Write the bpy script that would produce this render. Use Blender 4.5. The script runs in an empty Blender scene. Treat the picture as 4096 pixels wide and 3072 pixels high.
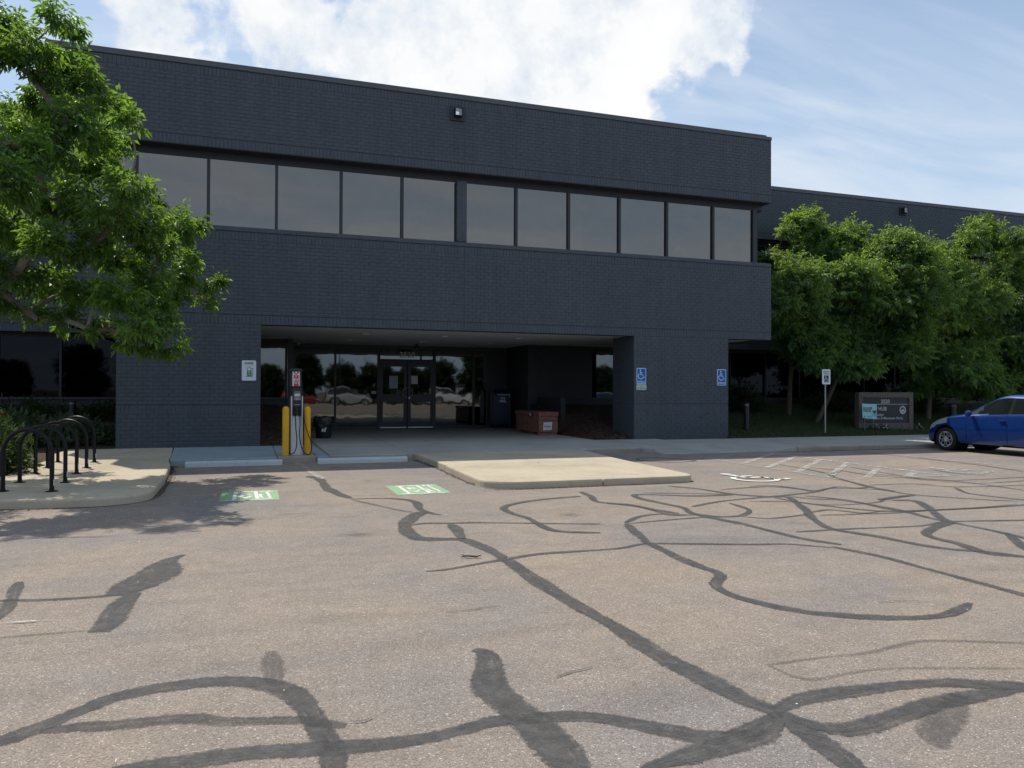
import bpy, bmesh, math, random
import numpy as np
from mathutils import Matrix, Vector

random.seed(7)
RNG = np.random.default_rng(11)
SC = bpy.context.scene
COL = SC.collection
R = math.radians

# ------------------------------------------------------------------ camera
CAM_H = 1.5
YAW, PITCH, ROLL = R(18.811), R(0.5545), R(0.2233)
_f = Vector((math.sin(YAW) * math.cos(PITCH), math.cos(YAW) * math.cos(PITCH), math.sin(PITCH)))
_r = Vector((math.cos(YAW), -math.sin(YAW), 0.0))
_u = _r.cross(_f)
_r2 = _r * math.cos(ROLL) + _u * math.sin(ROLL)
_u2 = _u * math.cos(ROLL) - _r * math.sin(ROLL)
cam = bpy.data.cameras.new('camera')
cam.sensor_width = 36.0
cam.lens = 26.667
cam.clip_end = 3000.0
cam_o = bpy.data.objects.new('camera', cam)
COL.objects.link(cam_o)
cam_o.matrix_world = Matrix((
    (_r2.x, _u2.x, -_f.x, 0.0), (_r2.y, _u2.y, -_f.y, 0.0),
    (_r2.z, _u2.z, -_f.z, CAM_H), (0, 0, 0, 1)))
SC.camera = cam_o
SC.render.resolution_x, SC.render.resolution_y = 1024, 768

# ------------------------------------------------------------------ sun, sky
SUN_DIR = Vector((2.6, -5.2, -9.26)).normalized()          # direction the light travels
sun = bpy.data.lights.new('sun', 'SUN')
sun.energy = 4.3
sun.angle = R(0.55)
sun.color = (1.0, 0.94, 0.85)
sun_o = bpy.data.objects.new('sun', sun)
COL.objects.link(sun_o)
sun_o.rotation_euler = SUN_DIR.to_track_quat('-Z', 'Y').to_euler()
sun_o.location = (0, 0, 40)

SC.view_settings.view_transform = 'Standard'
SC.view_settings.look = 'None'
SC.view_settings.exposure = 0.0
SC.view_settings.gamma = 1.0
SC.view_settings.use_curve_mapping = False


class NT:
    """small helper for node trees"""
    def __init__(self, tree):
        self.t = tree
        self.n = tree.nodes
        self.l = tree.links

    def node(self, typ, **kw):
        nd = self.n.new(typ)
        for k, v in kw.items():
            setattr(nd, k, v)
        return nd

    def put(self, sock, val):
        if val is None:
            return
        if isinstance(val, bpy.types.NodeSocket):
            self.l.new(val, sock)
        else:
            sock.default_value = val

    def math(self, op, a, b=None, c=None, clamp=False):
        nd = self.node('ShaderNodeMath', operation=op, use_clamp=clamp)
        self.put(nd.inputs[0], a)
        self.put(nd.inputs[1], b)
        self.put(nd.inputs[2], c)
        return nd.outputs[0]

    def vmath(self, op, a, b=None):
        nd = self.node('ShaderNodeVectorMath', operation=op)
        self.put(nd.inputs[0], a)
        self.put(nd.inputs[1], b)
        return nd.outputs['Value' if op in ('DOT_PRODUCT', 'LENGTH', 'DISTANCE') else 'Vector']

    def vscale(self, a, s):
        nd = self.node('ShaderNodeVectorMath', operation='SCALE')
        self.put(nd.inputs[0], a)
        self.put(nd.inputs['Scale'], s)
        return nd.outputs['Vector']

    def noise(self, vec, scale, detail=2.0, rough=0.5, dist=0.0):
        nd = self.node('ShaderNodeTexNoise')
        self.put(nd.inputs['Vector'], vec)
        nd.inputs['Scale'].default_value = scale
        nd.inputs['Detail'].default_value = detail
        nd.inputs['Roughness'].default_value = rough
        nd.inputs['Distortion'].default_value = dist
        return nd.outputs['Fac']

    def vor(self, vec, scale, out='Color', feature='F1'):
        nd = self.node('ShaderNodeTexVoronoi', feature=feature)
        self.put(nd.inputs['Vector'], vec)
        nd.inputs['Scale'].default_value = scale
        return nd.outputs[out]

    def ramp(self, fac, stops, interp='LINEAR'):
        nd = self.node('ShaderNodeValToRGB')
        nd.color_ramp.interpolation = interp
        el = nd.color_ramp.elements
        while len(el) > 1:
            el.remove(el[-1])
        for i, (p, c) in enumerate(stops):
            e = el[0] if i == 0 else el.new(p)
            e.position = p
            c = (c, c, c) if isinstance(c, (int, float)) else c
            e.color = (*c[:3], 1)
        self.put(nd.inputs[0], fac)
        return nd.outputs[0]

    def smooth(self, x, a, b):
        nd = self.node('ShaderNodeMapRange', interpolation_type='SMOOTHSTEP')
        self.put(nd.inputs[0], x)
        nd.inputs[1].default_value = a
        nd.inputs[2].default_value = b
        return nd.outputs[0]

    def mix(self, fac, a, b, blend='MIX'):
        nd = self.node('ShaderNodeMix', data_type='RGBA', blend_type=blend)
        self.put(nd.inputs[0], fac)
        for s, v in ((nd.inputs[6], a), (nd.inputs[7], b)):
            self.put(s, (*v, 1) if isinstance(v, tuple) and len(v) == 3 else v)
        return nd.outputs[2]

    def bump(self, h, strength=0.3, dist=0.01):
        nd = self.node('ShaderNodeBump')
        nd.inputs['Strength'].default_value = strength
        nd.inputs['Distance'].default_value = dist
        self.put(nd.inputs['Height'], h)
        return nd.outputs[0]

    def pos(self):
        return self.node('ShaderNodeNewGeometry').outputs['Position']


world = bpy.data.worlds.new('World')
SC.world = world
world.use_nodes = True
w = NT(world.node_tree)
w.n.clear()
sky = w.node('ShaderNodeTexSky', sky_type='NISHITA')
sky.sun_disc = False
sky.sun_elevation = math.asin(-SUN_DIR.z)
sky.sun_rotation = math.atan2(-SUN_DIR.x, -SUN_DIR.y)
sky.altitude = 1600
sky.air_density = 1.0
sky.dust_density = 1.2
sky.ozone_density = 1.0
tc = w.node('ShaderNodeTexCoord').outputs['Generated']
sep = w.node('ShaderNodeSeparateXYZ')
w.put(sep.inputs[0], tc)
dz = sep.outputs['Z']
# cloud deck seen in perspective: direction projected on a flat layer
den = w.math('ADD', w.math('MAXIMUM', dz, 0.0), 0.22)
comb = w.node('ShaderNodeCombineXYZ')
w.put(comb.inputs[0], w.math('DIVIDE', sep.outputs['X'], den))
w.put(comb.inputs[1], w.math('DIVIDE', sep.outputs['Y'], den))
comb.inputs[2].default_value = 3.7
cv = comb.outputs[0]
big = w.noise(cv, 1.35, 7.0, 0.55, 0.35)
fine = w.noise(tc, 10.0, 9.0, 0.56, 0.1)
base = w.math('ADD', w.math('MULTIPLY', big, 0.40), w.math('MULTIPLY', fine, 0.64))
# the cumulus banks standing over the roof
for d, rad, amp in (((0.30, 0.86, 0.40), 0.21, 0.205), ((0.20, 0.885, 0.42), 0.10, 0.07), ((0.10, 0.90, 0.40), 0.09, 0.05),
                    ((-0.03, 0.915, 0.395), 0.18, 0.165), ((0.42, 0.80, 0.43), 0.13, 0.08), ((0.10, 0.885, 0.47), 0.06, -0.12),
                    ((-0.22, 0.90, 0.385), 0.07, -0.16), ((-0.26, 0.92, 0.28), 0.12, 0.12), ((0.24, 0.855, 0.475), 0.05, -0.08),
                    ((0.775, 0.595, 0.215), 0.05, 0.06), ((0.66, 0.66, 0.35), 0.30, -0.07), ((0.45, 0.79, 0.40), 0.17, 0.08)):
    dist = w.vmath('DISTANCE', tc, d)
    g = w.smooth(dist, rad * 1.5, rad * 0.25)
    base = w.math('ADD', base, w.math('MULTIPLY', g, amp))
cum = w.smooth(base, 0.60, 0.685)
# thin high streaks
st = w.node('ShaderNodeMapping')
w.put(st.inputs[0], cv)
st.inputs['Rotation'].default_value = (0, 0, R(38))
st.inputs['Scale'].default_value = (0.7, 2.2, 1)
cirrus = w.smooth(w.noise(st.outputs[0], 1.3, 7.0, 0.6, 0.8), 0.36, 0.80)
shade = w.noise(w.vmath('ADD', tc, (0.02, -0.03, 0.05)), 8.0, 8.0, 0.62)
K = 1.0 / 0.15


def kc(r, g, b):
    return (r * K, g * K, b * K)


cloud_col = w.ramp(shade, [(0.32, kc(0.56, 0.66, 0.79)), (0.44, kc(0.78, 0.84, 0.91)), (0.54, kc(0.95, 0.965, 0.98)), (0.75, kc(1.06, 1.05, 1.03))])
haze_f = w.math('ADD', w.math('MULTIPLY', w.smooth(dz, 0.60, 0.0), 0.60), 0.32)
skyc = w.mix(haze_f, sky.outputs[0], kc(0.545, 0.70, 0.88))
skyc = w.mix(w.math('MULTIPLY', cirrus, 0.75), skyc, kc(0.80, 0.86, 0.93))
skyc = w.mix(cum, skyc, cloud_col)
bg = w.node('ShaderNodeBackground')
bg.inputs['Strength'].default_value = 0.15
w.put(bg.inputs['Color'], skyc)
out = w.node('ShaderNodeOutputWorld')
w.l.new(bg.outputs[0], out.inputs[0])

# ------------------------------------------------------------------ materials
MATS = {}


def new_mat(name):
    m = bpy.data.materials.new(name)
    m.use_nodes = True
    t = NT(m.node_tree)
    b = t.n['Principled BSDF']
    MATS[name] = m
    return m, t, b


def simple(name, col, rough=0.6, metal=0.0, var=0.12, vscale=6.0, spec=0.4, coat=0.0, bumps=None, emit=None):
    m, t, b = new_mat(name)
    p = t.pos()
    n = t.noise(p, vscale, 4.0, 0.6)
    lo = tuple(c * (1 - var) for c in col)
    hi = tuple(min(1, c * (1 + var)) for c in col)
    t.put(b.inputs['Base Color'], t.ramp(n, [(0.3, lo), (0.7, hi)]))
    t.put(b.inputs['Roughness'], t.math('ADD', t.math('MULTIPLY', t.noise(p, vscale * 3, 2), 0.16), rough - 0.08))
    b.inputs['Metallic'].default_value = metal
    b.inputs['Specular IOR Level'].default_value = spec
    b.inputs['Coat Weight'].default_value = coat
    if bumps:
        t.put(b.inputs['Normal'], t.bump(t.noise(p, bumps[0], 3.0), bumps[1], bumps[2]))
    return m


def asphalt_color(t, p):
    """worn tan-pink chip seal: aggregate chips, pits, broad fading"""
    chips = t.vor(p, 150.0, 'Color')
    sepc = t.node('ShaderNodeSeparateColor')
    t.put(sepc.inputs[0], chips)
    c1 = t.ramp(sepc.outputs[0], [(0.0, (0.175, 0.150, 0.128)), (0.22, (0.232, 0.198, 0.168)), (0.55, (0.278, 0.237, 0.200)),
                                  (0.90, (0.322, 0.276, 0.234)), (0.975, (0.41, 0.36, 0.315)), (1.0, (0.58, 0.54, 0.50))])
    fine = t.noise(p, 260.0, 3.0, 0.65)
    c2 = t.ramp(fine, [(0.28, 0.74), (0.5, 1.0), (0.75, 1.25)])
    col = t.mix(1.0, c1, c2, 'MULTIPLY')
    broad = t.noise(p, 0.55, 5.0, 0.6, 0.4)
    c3 = t.ramp(broad, [(0.32, (0.84, 0.88, 0.96)), (0.5, (1.0, 0.985, 0.97)), (0.68, (1.13, 1.06, 0.96))])
    col = t.mix(1.0, col, c3, 'MULTIPLY')
    mid = t.noise(p, 4.5, 5.0, 0.65, 0.6)
    c4 = t.ramp(mid, [(0.3, 0.90), (0.62, 1.04), (0.75, 1.07)])
    # oil drips and scuffs
    spot = t.math('ADD', t.vor(p, 0.75, 'Distance'), t.math('MULTIPLY', t.noise(p, 7.0, 4.0, 0.7), 0.22))
    c5 = t.ramp(spot, [(0.135, 0.62), (0.20, 0.90), (0.27, 1.0)])
    mp = t.node('ShaderNodeMapping')
    t.put(mp.inputs[0], p)
    mp.inputs['Rotation'].default_value = (0, 0, R(-21))
    mp.inputs['Scale'].default_value = (0.5, 3.2, 1)
    c6 = t.ramp(t.noise(mp.outputs[0], 0.9, 4.0, 0.55, 0.5), [(0.30, 0.90), (0.5, 1.0), (0.72, 1.05)])
    col = t.mix(1.0, t.mix(1.0, col, c5, 'MULTIPLY'), c6, 'MULTIPLY')
    return t.mix(1.0, col, c4, 'MULTIPLY'), chips, fine


def mk_asphalt():
    m, t, b = new_mat('asphalt')
    p = t.pos()
    col, chips, fine = asphalt_color(t, p)
    t.put(b.inputs['Base Color'], col)
    b.inputs['Roughness'].default_value = 0.88
    b.inputs['Specular IOR Level'].default_value = 0.25
    h = t.math('ADD', t.vor(p, 150.0, 'Distance'), t.math('MULTIPLY', fine, 0.7))
    t.put(b.inputs['Normal'], t.bump(h, 0.55, 0.006))
    return m


def mk_tar():
    m, t, b = new_mat('crack_sealant')
    p = t.pos()
    uv = t.node('ShaderNodeUVMap', uv_map='UVMap').outputs[0]
    s = t.node('ShaderNodeSeparateXYZ')
    t.put(s.inputs[0], uv)
    op = t.node('ShaderNodeAttribute', attribute_name='op').outputs['Fac']
    edge = t.math('ABSOLUTE', t.math('SUBTRACT', s.outputs[1], 0.5))     # 0 centre .. .5 rim
    n = t.noise(p, 26.0, 5.0, 0.7)
    grain = t.noise(p, 190.0, 3.0, 0.7)
    e = t.math('ADD', edge, t.math('MULTIPLY', t.math('SUBTRACT', n, 0.5), 0.42))
    e = t.math('ADD', e, t.math('MULTIPLY', t.math('SUBTRACT', grain, 0.5), 0.22))
    mask = t.smooth(e, 0.45, 0.34)
    cu = t.node('ShaderNodeCombineXYZ')
    t.put(cu.inputs[0], t.math('MULTIPLY', s.outputs[0], 1.6))
    t.put(cu.inputs[1], t.math('MULTIPLY', s.outputs[1], 4.5))
    t.put(cu.inputs[2], t.math('MULTIPLY', op, 7.0))
    streak = t.noise(cu.outputs[0], 1.0, 5.0, 0.65, 0.4)
    wear = t.ramp(t.math('ADD', t.math('MULTIPLY', streak, 0.6), t.math('MULTIPLY', t.noise(p, 5.0, 5.0, 0.65), 0.4)), [(0.38, 0.38), (0.48, 0.78), (0.58, 0.97)])
    chip = t.ramp(t.noise(p, 130.0, 2.0, 0.6), [(0.52, 1.0), (0.66, 0.45)])
    mask = t.math('MULTIPLY', t.math('MULTIPLY', mask, wear), t.math('MULTIPLY', op, chip))
    c = t.ramp(t.noise(p, 14.0, 5.0, 0.7), [(0.3, (0.056, 0.056, 0.057)), (0.52, (0.087, 0.085, 0.083)), (0.72, (0.13, 0.123, 0.116))])
    t.put(b.inputs['Base Color'], c)
    b.inputs['Roughness'].default_value = 0.8
    b.inputs['Specular IOR Level'].default_value = 0.25
    t.put(b.inputs['Normal'], t.bump(grain, 0.3, 0.004))
    t.put(b.inputs['Alpha'], mask)
    return m


def mk_paint(name, col, wear_lo, wear_hi):
    m, t, b = new_mat(name)
    p = t.pos()
    n = t.math('ADD', t.math('MULTIPLY', t.noise(p, 70.0, 4.0, 0.7), 0.55), t.math('MULTIPLY', t.noise(p, 9.0, 4.0, 0.6), 0.45))
    t.put(b.inputs['Alpha'], t.smooth(n, wear_hi, wear_lo))
    t.put(b.inputs['Base Color'], t.ramp(t.noise(p, 30, 4), [(0.3, tuple(c * 0.85 for c in col)), (0.7, col)]))
    b.inputs['Roughness'].default_value = 0.75
    return m


def mk_concrete(name, col, stain=0.2):
    m, t, b = new_mat(name)
    p = t.pos()
    big_ = t.noise(p, 0.9, 5.0, 0.6, 0.4)
    f = t.noise(p, 55.0, 4.0, 0.7)
    c1 = t.ramp(big_, [(0.3, tuple(c * (1 - stain) for c in col)), (0.55, col), (0.75, tuple(c * 1.07 for c in col))])
    c2 = t.ramp(f, [(0.25, 0.86), (0.5, 1.0), (0.8, 1.08)])
    c3 = t.ramp(t.noise(p, 5.0, 6.0, 0.72, 1.2), [(0.28, 0.74), (0.45, 1.0), (1.0, 1.0)])
    t.put(b.inputs['Base Color'], t.mix(1.0, t.mix(1.0, c1, c2, 'MULTIPLY'), c3, 'MULTIPLY'))
    b.inputs['Roughness'].default_value = 0.85
    b.inputs['Specular IOR Level'].default_value = 0.25
    t.put(b.inputs['Normal'], t.bump(f, 0.25, 0.004))
    return m


def mk_brick(name, col):
    m, t, b = new_mat(name)
    p = t.pos()
    cell = t.node('ShaderNodeObjectInfo').outputs['Random']
    n = t.noise(p, 9.0, 4.0, 0.7)
    c1 = t.ramp(n, [(0.28, tuple(c * 0.85 for c in col)), (0.5, col), (0.75, tuple(c * 1.16 for c in col))])
    br = t.noise(p, 0.6, 4.0, 0.55)
    c2 = t.ramp(br, [(0.3, (0.93, 0.95, 1.0)), (0.7, (1.06, 1.03, 1.0))])
    mp = t.node('ShaderNodeMapping')
    t.put(mp.inputs[0], p)
    mp.inputs['Scale'].default_value = (2.2, 2.2, 0.22)
    c3 = t.ramp(t.noise(mp.outputs[0], 1.6, 5.0, 0.65), [(0.3, 0.90), (0.5, 1.0), (0.75, 1.10)])
    t.put(b.inputs['Base Color'], t.mix(1.0, t.mix(1.0, c1, c2, 'MULTIPLY'), c3, 'MULTIPLY'))
    b.inputs['Roughness'].default_value = 0.62
    b.inputs['Specular IOR Level'].default_value = 0.35
    t.put(b.inputs['Normal'], t.bump(t.noise(p, 75.0, 4.0, 0.7), 0.2, 0.003))
    return m


def mk_mirror(name, col, wav=0.012, wscale=0.8):
    m, t, b = new_mat(name)
    p = t.pos()
    dirt = t.noise(p, 3.0, 4.0, 0.6)
    t.put(b.inputs['Base Color'], t.ramp(dirt, [(0.3, tuple(c * 0.94 for c in col)), (0.7, col)]))
    b.inputs['Metallic'].default_value = 1.0
    b.inputs['Roughness'].default_value = 0.025
    t.put(b.inputs['Normal'], t.bump(t.noise(p, wscale, 2.0, 0.5), 1.0, wav))
    return m


def mk_leaf(name, col, tcol, vary=0.25, rough=0.42):
    m, t, b = new_mat(name)
    p = t.pos()
    att = t.node('ShaderNodeAttribute', attribute_name='tint').outputs['Fac']
    n = t.noise(p, 1.7, 3.0, 0.6)
    k = t.math('ADD', t.math('MULTIPLY', att, 0.65), t.math('MULTIPLY', n, 0.35))
    lo = tuple(c * (1 - vary) for c in col)
    hi = tuple(c * (1 + vary) for c in col)
    hi = (hi[0] * 1.12, hi[1] * 1.03, hi[2] * 0.92)
    c1 = t.ramp(k, [(0.2, lo), (0.8, hi)])
    tlo = tuple(c * (1 - vary) for c in tcol)
    thi = (tcol[0] * 1.25, tcol[1] * 1.1, tcol[2])
    c2 = t.ramp(k, [(0.2, tlo), (0.8, thi)])
    b.inputs['Roughness'].default_value = rough
    b.inputs['Specular IOR Level'].default_value = 0.5
    t.put(b.inputs['Base Color'], c1)
    tr = t.node('ShaderNodeBsdfTranslucent')
    t.put(tr.inputs[0], c2)
    ad = t.node('ShaderNodeMixShader')
    ad.inputs[0].default_value = 0.52
    t.l.new(b.outputs[0], ad.inputs[1])
    t.l.new(tr.outputs[0], ad.inputs[2])
    t.l.new(ad.outputs[0], t.n['Material Output'].inputs[0])
    return m


def mk_bark(name, col):
    m, t, b = new_mat(name)
    p = t.pos()
    mp = t.node('ShaderNodeMapping')
    t.put(mp.inputs[0], p)
    mp.inputs['Scale'].default_value = (1, 1, 0.25)
    n = t.noise(mp.outputs[0], 38.0, 5.0, 0.7)
    t.put(b.inputs['Base Color'], t.ramp(n, [(0.3, tuple(c * 0.5 for c in col)), (0.7, col)]))
    b.inputs['Roughness'].default_value = 0.9
    t.put(b.inputs['Normal'], t.bump(n, 0.7, 0.012))
    return m


mk_asphalt()
mk_tar()
mk_paint('white_road_paint', (0.78, 0.77, 0.72), 0.50, 0.66)
mk_paint('worn_white_paint', (0.66, 0.65, 0.60), 0.40, 0.54)
mk_paint('faded_white_paint', (0.50, 0.46, 0.41), 0.38, 0.56)
mk_paint('green_road_paint', (0.27, 0.43, 0.23), 0.54, 0.74)
mk_concrete('tan_concrete', (0.50, 0.425, 0.315))
mk_concrete('grey_concrete', (0.40, 0.385, 0.35))
mk_concrete('kerb_concrete', (0.36, 0.31, 0.25), 0.3)
mk_concrete('sealed_blue_grey_concrete', (0.30, 0.35, 0.375), 0.1)
mk_concrete('stop_concrete', (0.50, 0.53, 0.54), 0.12)
mk_brick('painted_brick', (0.066, 0.078, 0.094))
simple('joint_paint', (0.052, 0.063, 0.077), 0.8, var=0.2)
simple('dark_frame', (0.030, 0.033, 0.040), 0.45, var=0.1)
simple('dark_fascia', (0.022, 0.025, 0.032), 0.5, var=0.1)
simple('coping_metal', (0.085, 0.092, 0.105), 0.45, var=0.1)
simple('soffit_plaster', (0.60, 0.59, 0.57), 0.9, var=0.06, bumps=(60, 0.3, 0.004))
simple('roof_gravel', (0.30, 0.29, 0.27), 0.95)
mk_mirror('upper_glass', (0.200, 0.182, 0.165), 0.002, 0.4)
mk_mirror('entrance_glass', (0.120, 0.124, 0.126), 0.0028, 1.1)
mk_mirror('dim_glass', (0.011, 0.012, 0.014), 0.003, 1.0)  # near-black reflectance stands in for dark tree reflections on these panes
simple('black_metal', (0.007, 0.007, 0.008), 0.42, var=0.2, spec=0.25)
simple('bronze_metal', (0.020, 0.020, 0.024), 0.4, var=0.2)
simple('yellow_plastic', (0.74, 0.38, 0.010), 0.45, var=0.08, vscale=3)
simple('white_metal', (0.62, 0.64, 0.66), 0.45, var=0.05)
simple('charger_black', (0.020, 0.024, 0.030), 0.4, var=0.2)
simple('screen_grey', (0.20, 0.23, 0.26), 0.3, var=0.5, vscale=40)
simple('sign_white', (0.66, 0.70, 0.74), 0.5, var=0.04)
simple('sign_red', (0.55, 0.028, 0.030), 0.5, var=0.05)
simple('sign_blue', (0.010, 0.115, 0.42), 0.45, var=0.06)
simple('sign_pale_blue', (0.55, 0.72, 0.92), 0.45, var=0.04)
simple('sign_green', (0.07, 0.20, 0.10), 0.5, var=0.06)
simple('sign_black', (0.012, 0.013, 0.016), 0.5, var=0.1)
simple('sign_faded', (0.33, 0.40, 0.44), 0.6, var=0.1)
simple('sign_van_plate', (0.50, 0.56, 0.52), 0.5, var=0.05)
simple('cable_rubber', (0.010, 0.010, 0.011), 0.5, var=0.2)
simple('bin_plastic', (0.012, 0.014, 0.019), 0.5, var=0.2)
simple('bin_bag', (0.016, 0.017, 0.020), 0.25, var=0.2, bumps=(22, 0.8, 0.02))
simple('logo_white', (0.70, 0.72, 0.75), 0.5, var=0.03)
simple('mail_blue', (0.010, 0.022, 0.055), 0.4, var=0.1)
simple('letter_grey', (0.60, 0.63, 0.68), 0.5, var=0.03)
simple('crate_wood', (0.23, 0.105, 0.080), 0.75, var=0.28, vscale=9, bumps=(40, 0.4, 0.004))
simple('paper', (0.62, 0.63, 0.64), 0.8, var=0.04)
simple('steel', (0.45, 0.46, 0.48), 0.35, metal=1.0, var=0.08)
simple('galvanised_post', (0.30, 0.31, 0.32), 0.55, metal=0.6, var=0.2, vscale=20)
simple('stone', (0.115, 0.10, 0.086), 0.9, var=0.4, vscale=26, bumps=(40, 0.7, 0.01))
simple('monument_panel', (0.022, 0.026, 0.036), 0.45, var=0.1)
simple('monument_letters', (0.48, 0.48, 0.48), 0.6, var=0.03)
simple('yard_sign_teal', (0.30, 0.55, 0.60), 0.5, var=0.05)
simple('yard_sign_ink', (0.015, 0.085, 0.10), 0.5, var=0.05)
simple('mulch', (0.055, 0.034, 0.023), 0.95, var=0.45, vscale=22, bumps=(55, 1.0, 0.02))
simple('mulch_chip', (0.115, 0.075, 0.052), 0.95, var=0.5, vscale=60)
simple('lawn_soil', (0.030, 0.042, 0.014), 0.95, var=0.4, vscale=8, bumps=(40, 1.0, 0.03))
simple('far_ground', (0.12, 0.11, 0.07), 0.95, var=0.3, vscale=0.4)
simple('sky_glint_lens', (0.95, 0.96, 0.98), 0.12, metal=1.0, var=0.02)
simple('downlight_trim', (0.80, 0.80, 0.78), 0.4, var=0.03)
simple('tyre', (0.014, 0.014, 0.015), 0.8, var=0.2)
simple('alloy', (0.62, 0.63, 0.65), 0.35, metal=0.3, var=0.06)
simple('car_trim', (0.008, 0.008, 0.009), 0.7, var=0.1, spec=0.1)
simple('headlight_lens', (0.30, 0.33, 0.36), 0.12, var=0.2, vscale=25, spec=0.8)
simple('tail_red', (0.35, 0.015, 0.02), 0.2, var=0.1)
for nm, c in (('car_blue', (0.0035, 0.034, 0.185)), ('car_silver', (0.50, 0.51, 0.52)), ('car_charcoal', (0.018, 0.022, 0.024)),
              ('car_red', (0.34, 0.012, 0.035)), ('car_white', (0.66, 0.67, 0.68))):
    simple(nm, c, 0.32, metal=0.35 if nm != 'car_white' else 0.0, var=0.05, coat=1.0)
m_, t_, b_ = new_mat('car_glass')
b_.inputs['Base Color'].default_value = (0.010, 0.014, 0.014, 1)
b_.inputs['Roughness'].default_value = 0.05
b_.inputs['Specular IOR Level'].default_value = 0.6
mk_leaf('leaf_left_tree', (0.038, 0.098, 0.034), (0.27, 0.50, 0.045), 0.45)
mk_leaf('leaf_right_tree', (0.043, 0.112, 0.050), (0.36, 0.57, 0.065), 0.42)
mk_leaf('leaf_dark', (0.028, 0.052, 0.022), (0.06, 0.11, 0.02), 0.30)
mk_leaf('leaf_juniper', (0.075, 0.125, 0.075), (0.10, 0.16, 0.06), 0.30)
mk_leaf('grass_blade', (0.030, 0.066, 0.015), (0.06, 0.12, 0.02), 0.3, 0.6)
mk_leaf('petal_red', (0.36, 0.016, 0.045), (0.40, 0.03, 0.06), 0.3)
mk_leaf('petal_white', (0.60, 0.55, 0.56), (0.5, 0.45, 0.45), 0.15)
mk_leaf('dry_leaf', (0.20, 0.135, 0.075), (0.12, 0.07, 0.03), 0.4, 0.8)
mk_bark('bark', (0.12, 0.095, 0.075))
mk_bark('pale_bark', (0.20, 0.175, 0.15))

# ------------------------------------------------------------------ mesh helpers


class MB:
    def __init__(self):
        self.v = []
        self.f = []

    def add(self, verts, faces):
        o = len(self.v)
        self.v.extend([tuple(p) for p in verts])
        self.f.extend([tuple(i + o for i in fc) for fc in faces])
        return self

    def box(self, x0, x1, y0, y1, z0, z1):
        return self.add([(x0, y0, z0), (x1, y0, z0), (x1, y1, z0), (x0, y1, z0), (x0, y0, z1), (x1, y0, z1), (x1, y1, z1), (x0, y1, z1)],
                        [(0, 3, 2, 1), (4, 5, 6, 7), (0, 1, 5, 4), (1, 2, 6, 5), (2, 3, 7, 6), (3, 0, 4, 7)])

    def hexa(self, p):
        return self.add(p, [(0, 3, 2, 1), (4, 5, 6, 7), (0, 1, 5, 4), (1, 2, 6, 5), (2, 3, 7, 6), (3, 0, 4, 7)])

    def prism(self, poly, a, b, axis='z'):
        n = len(poly)

        def P(p, h):
            return (p[0], p[1], h) if axis == 'z' else ((p[0], h, p[1]) if axis == 'y' else (h, p[0], p[1]))
        vs = [P(p, a) for p in poly] + [P(p, b) for p in poly]
        fs = [tuple(range(n)), tuple(range(2 * n - 1, n - 1, -1))] + [(i, i + n, (i + 1) % n + n, (i + 1) % n) for i in range(n)]
        return self.add(vs, fs)

    def tube(self, path, rad, n=8, cap=True):
        path = [Vector(p) for p in path]
        m = len(path)
        rads = rad if isinstance(rad, (list, tuple)) else [rad] * m
        vs, fs = [], []
        ref = Vector((0.31, 0.2, 0.93))
        for i, p in enumerate(path):
            t = (path[min(i + 1, m - 1)] - path[max(i - 1, 0)])
            if t.length < 1e-9:
                t = Vector((0, 0, 1))
            t.normalize()
            a = t.cross(ref)
            if a.length < 0.05:
                a = t.cross(Vector((1, 0, 0)))
            a.normalize()
            b = t.cross(a)
            for k in range(n):
                q = 2 * math.pi * k / n
                vs.append(p + (a * math.cos(q) + b * math.sin(q)) * rads[i])
        for i in range(m - 1):
            for k in range(n):
                k2 = (k + 1) % n
                fs.append((i * n + k, i * n + k2, (i + 1) * n + k2, (i + 1) * n + k))
        if cap:
            fs.append(tuple(range(n - 1, -1, -1)))
            fs.append(tuple(range((m - 1) * n, m * n)))
        return self.add(vs, fs)

    def lathe(self, prof, c=(0, 0, 0), n=24, axis='z', cap=True):
        vs, fs = [], []
        for r, h in prof:
            for k in range(n):
                q = 2 * math.pi * k / n
                a, b = r * math.cos(q), r * math.sin(q)
                p = (a, b, h) if axis == 'z' else ((h, a, b) if axis == 'x' else (a, h, b))
                vs.append((p[0] + c[0], p[1] + c[1], p[2] + c[2]))
        m = len(prof)
        for i in range(m - 1):
            for k in range(n):
                k2 = (k + 1) % n
                fs.append((i * n + k, i * n + k2, (i + 1) * n + k2, (i + 1) * n + k))
        if cap:
            fs.append(tuple(range(n - 1, -1, -1)))
            fs.append(tuple(range((m - 1) * n, m * n)))
        return self.add(vs, fs)

    def xform(self, M):
        self.v = [tuple(M @ Vector(p)) for p in self.v]
        return self

    def build(self, name, mat, parent=None, smooth=False, bevel=0.0, seg=2):
        me = bpy.data.meshes.new(name)
        me.from_pydata(self.v, [], self.f)
        if bevel or True:
            bm = bmesh.new()
            bm.from_mesh(me)
            bmesh.ops.recalc_face_normals(bm, faces=bm.faces)
            if bevel:
                es = [e for e in bm.edges if len(e.link_faces) == 2 and e.calc_face_angle(0) > 0.6]
                bmesh.ops.bevel(bm, geom=es, offset=bevel, segments=seg, profile=0.5, affect='EDGES', clamp_overlap=True)
            bm.to_mesh(me)
            bm.free()
        return link_mesh(name, me, mat, parent, smooth)


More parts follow.
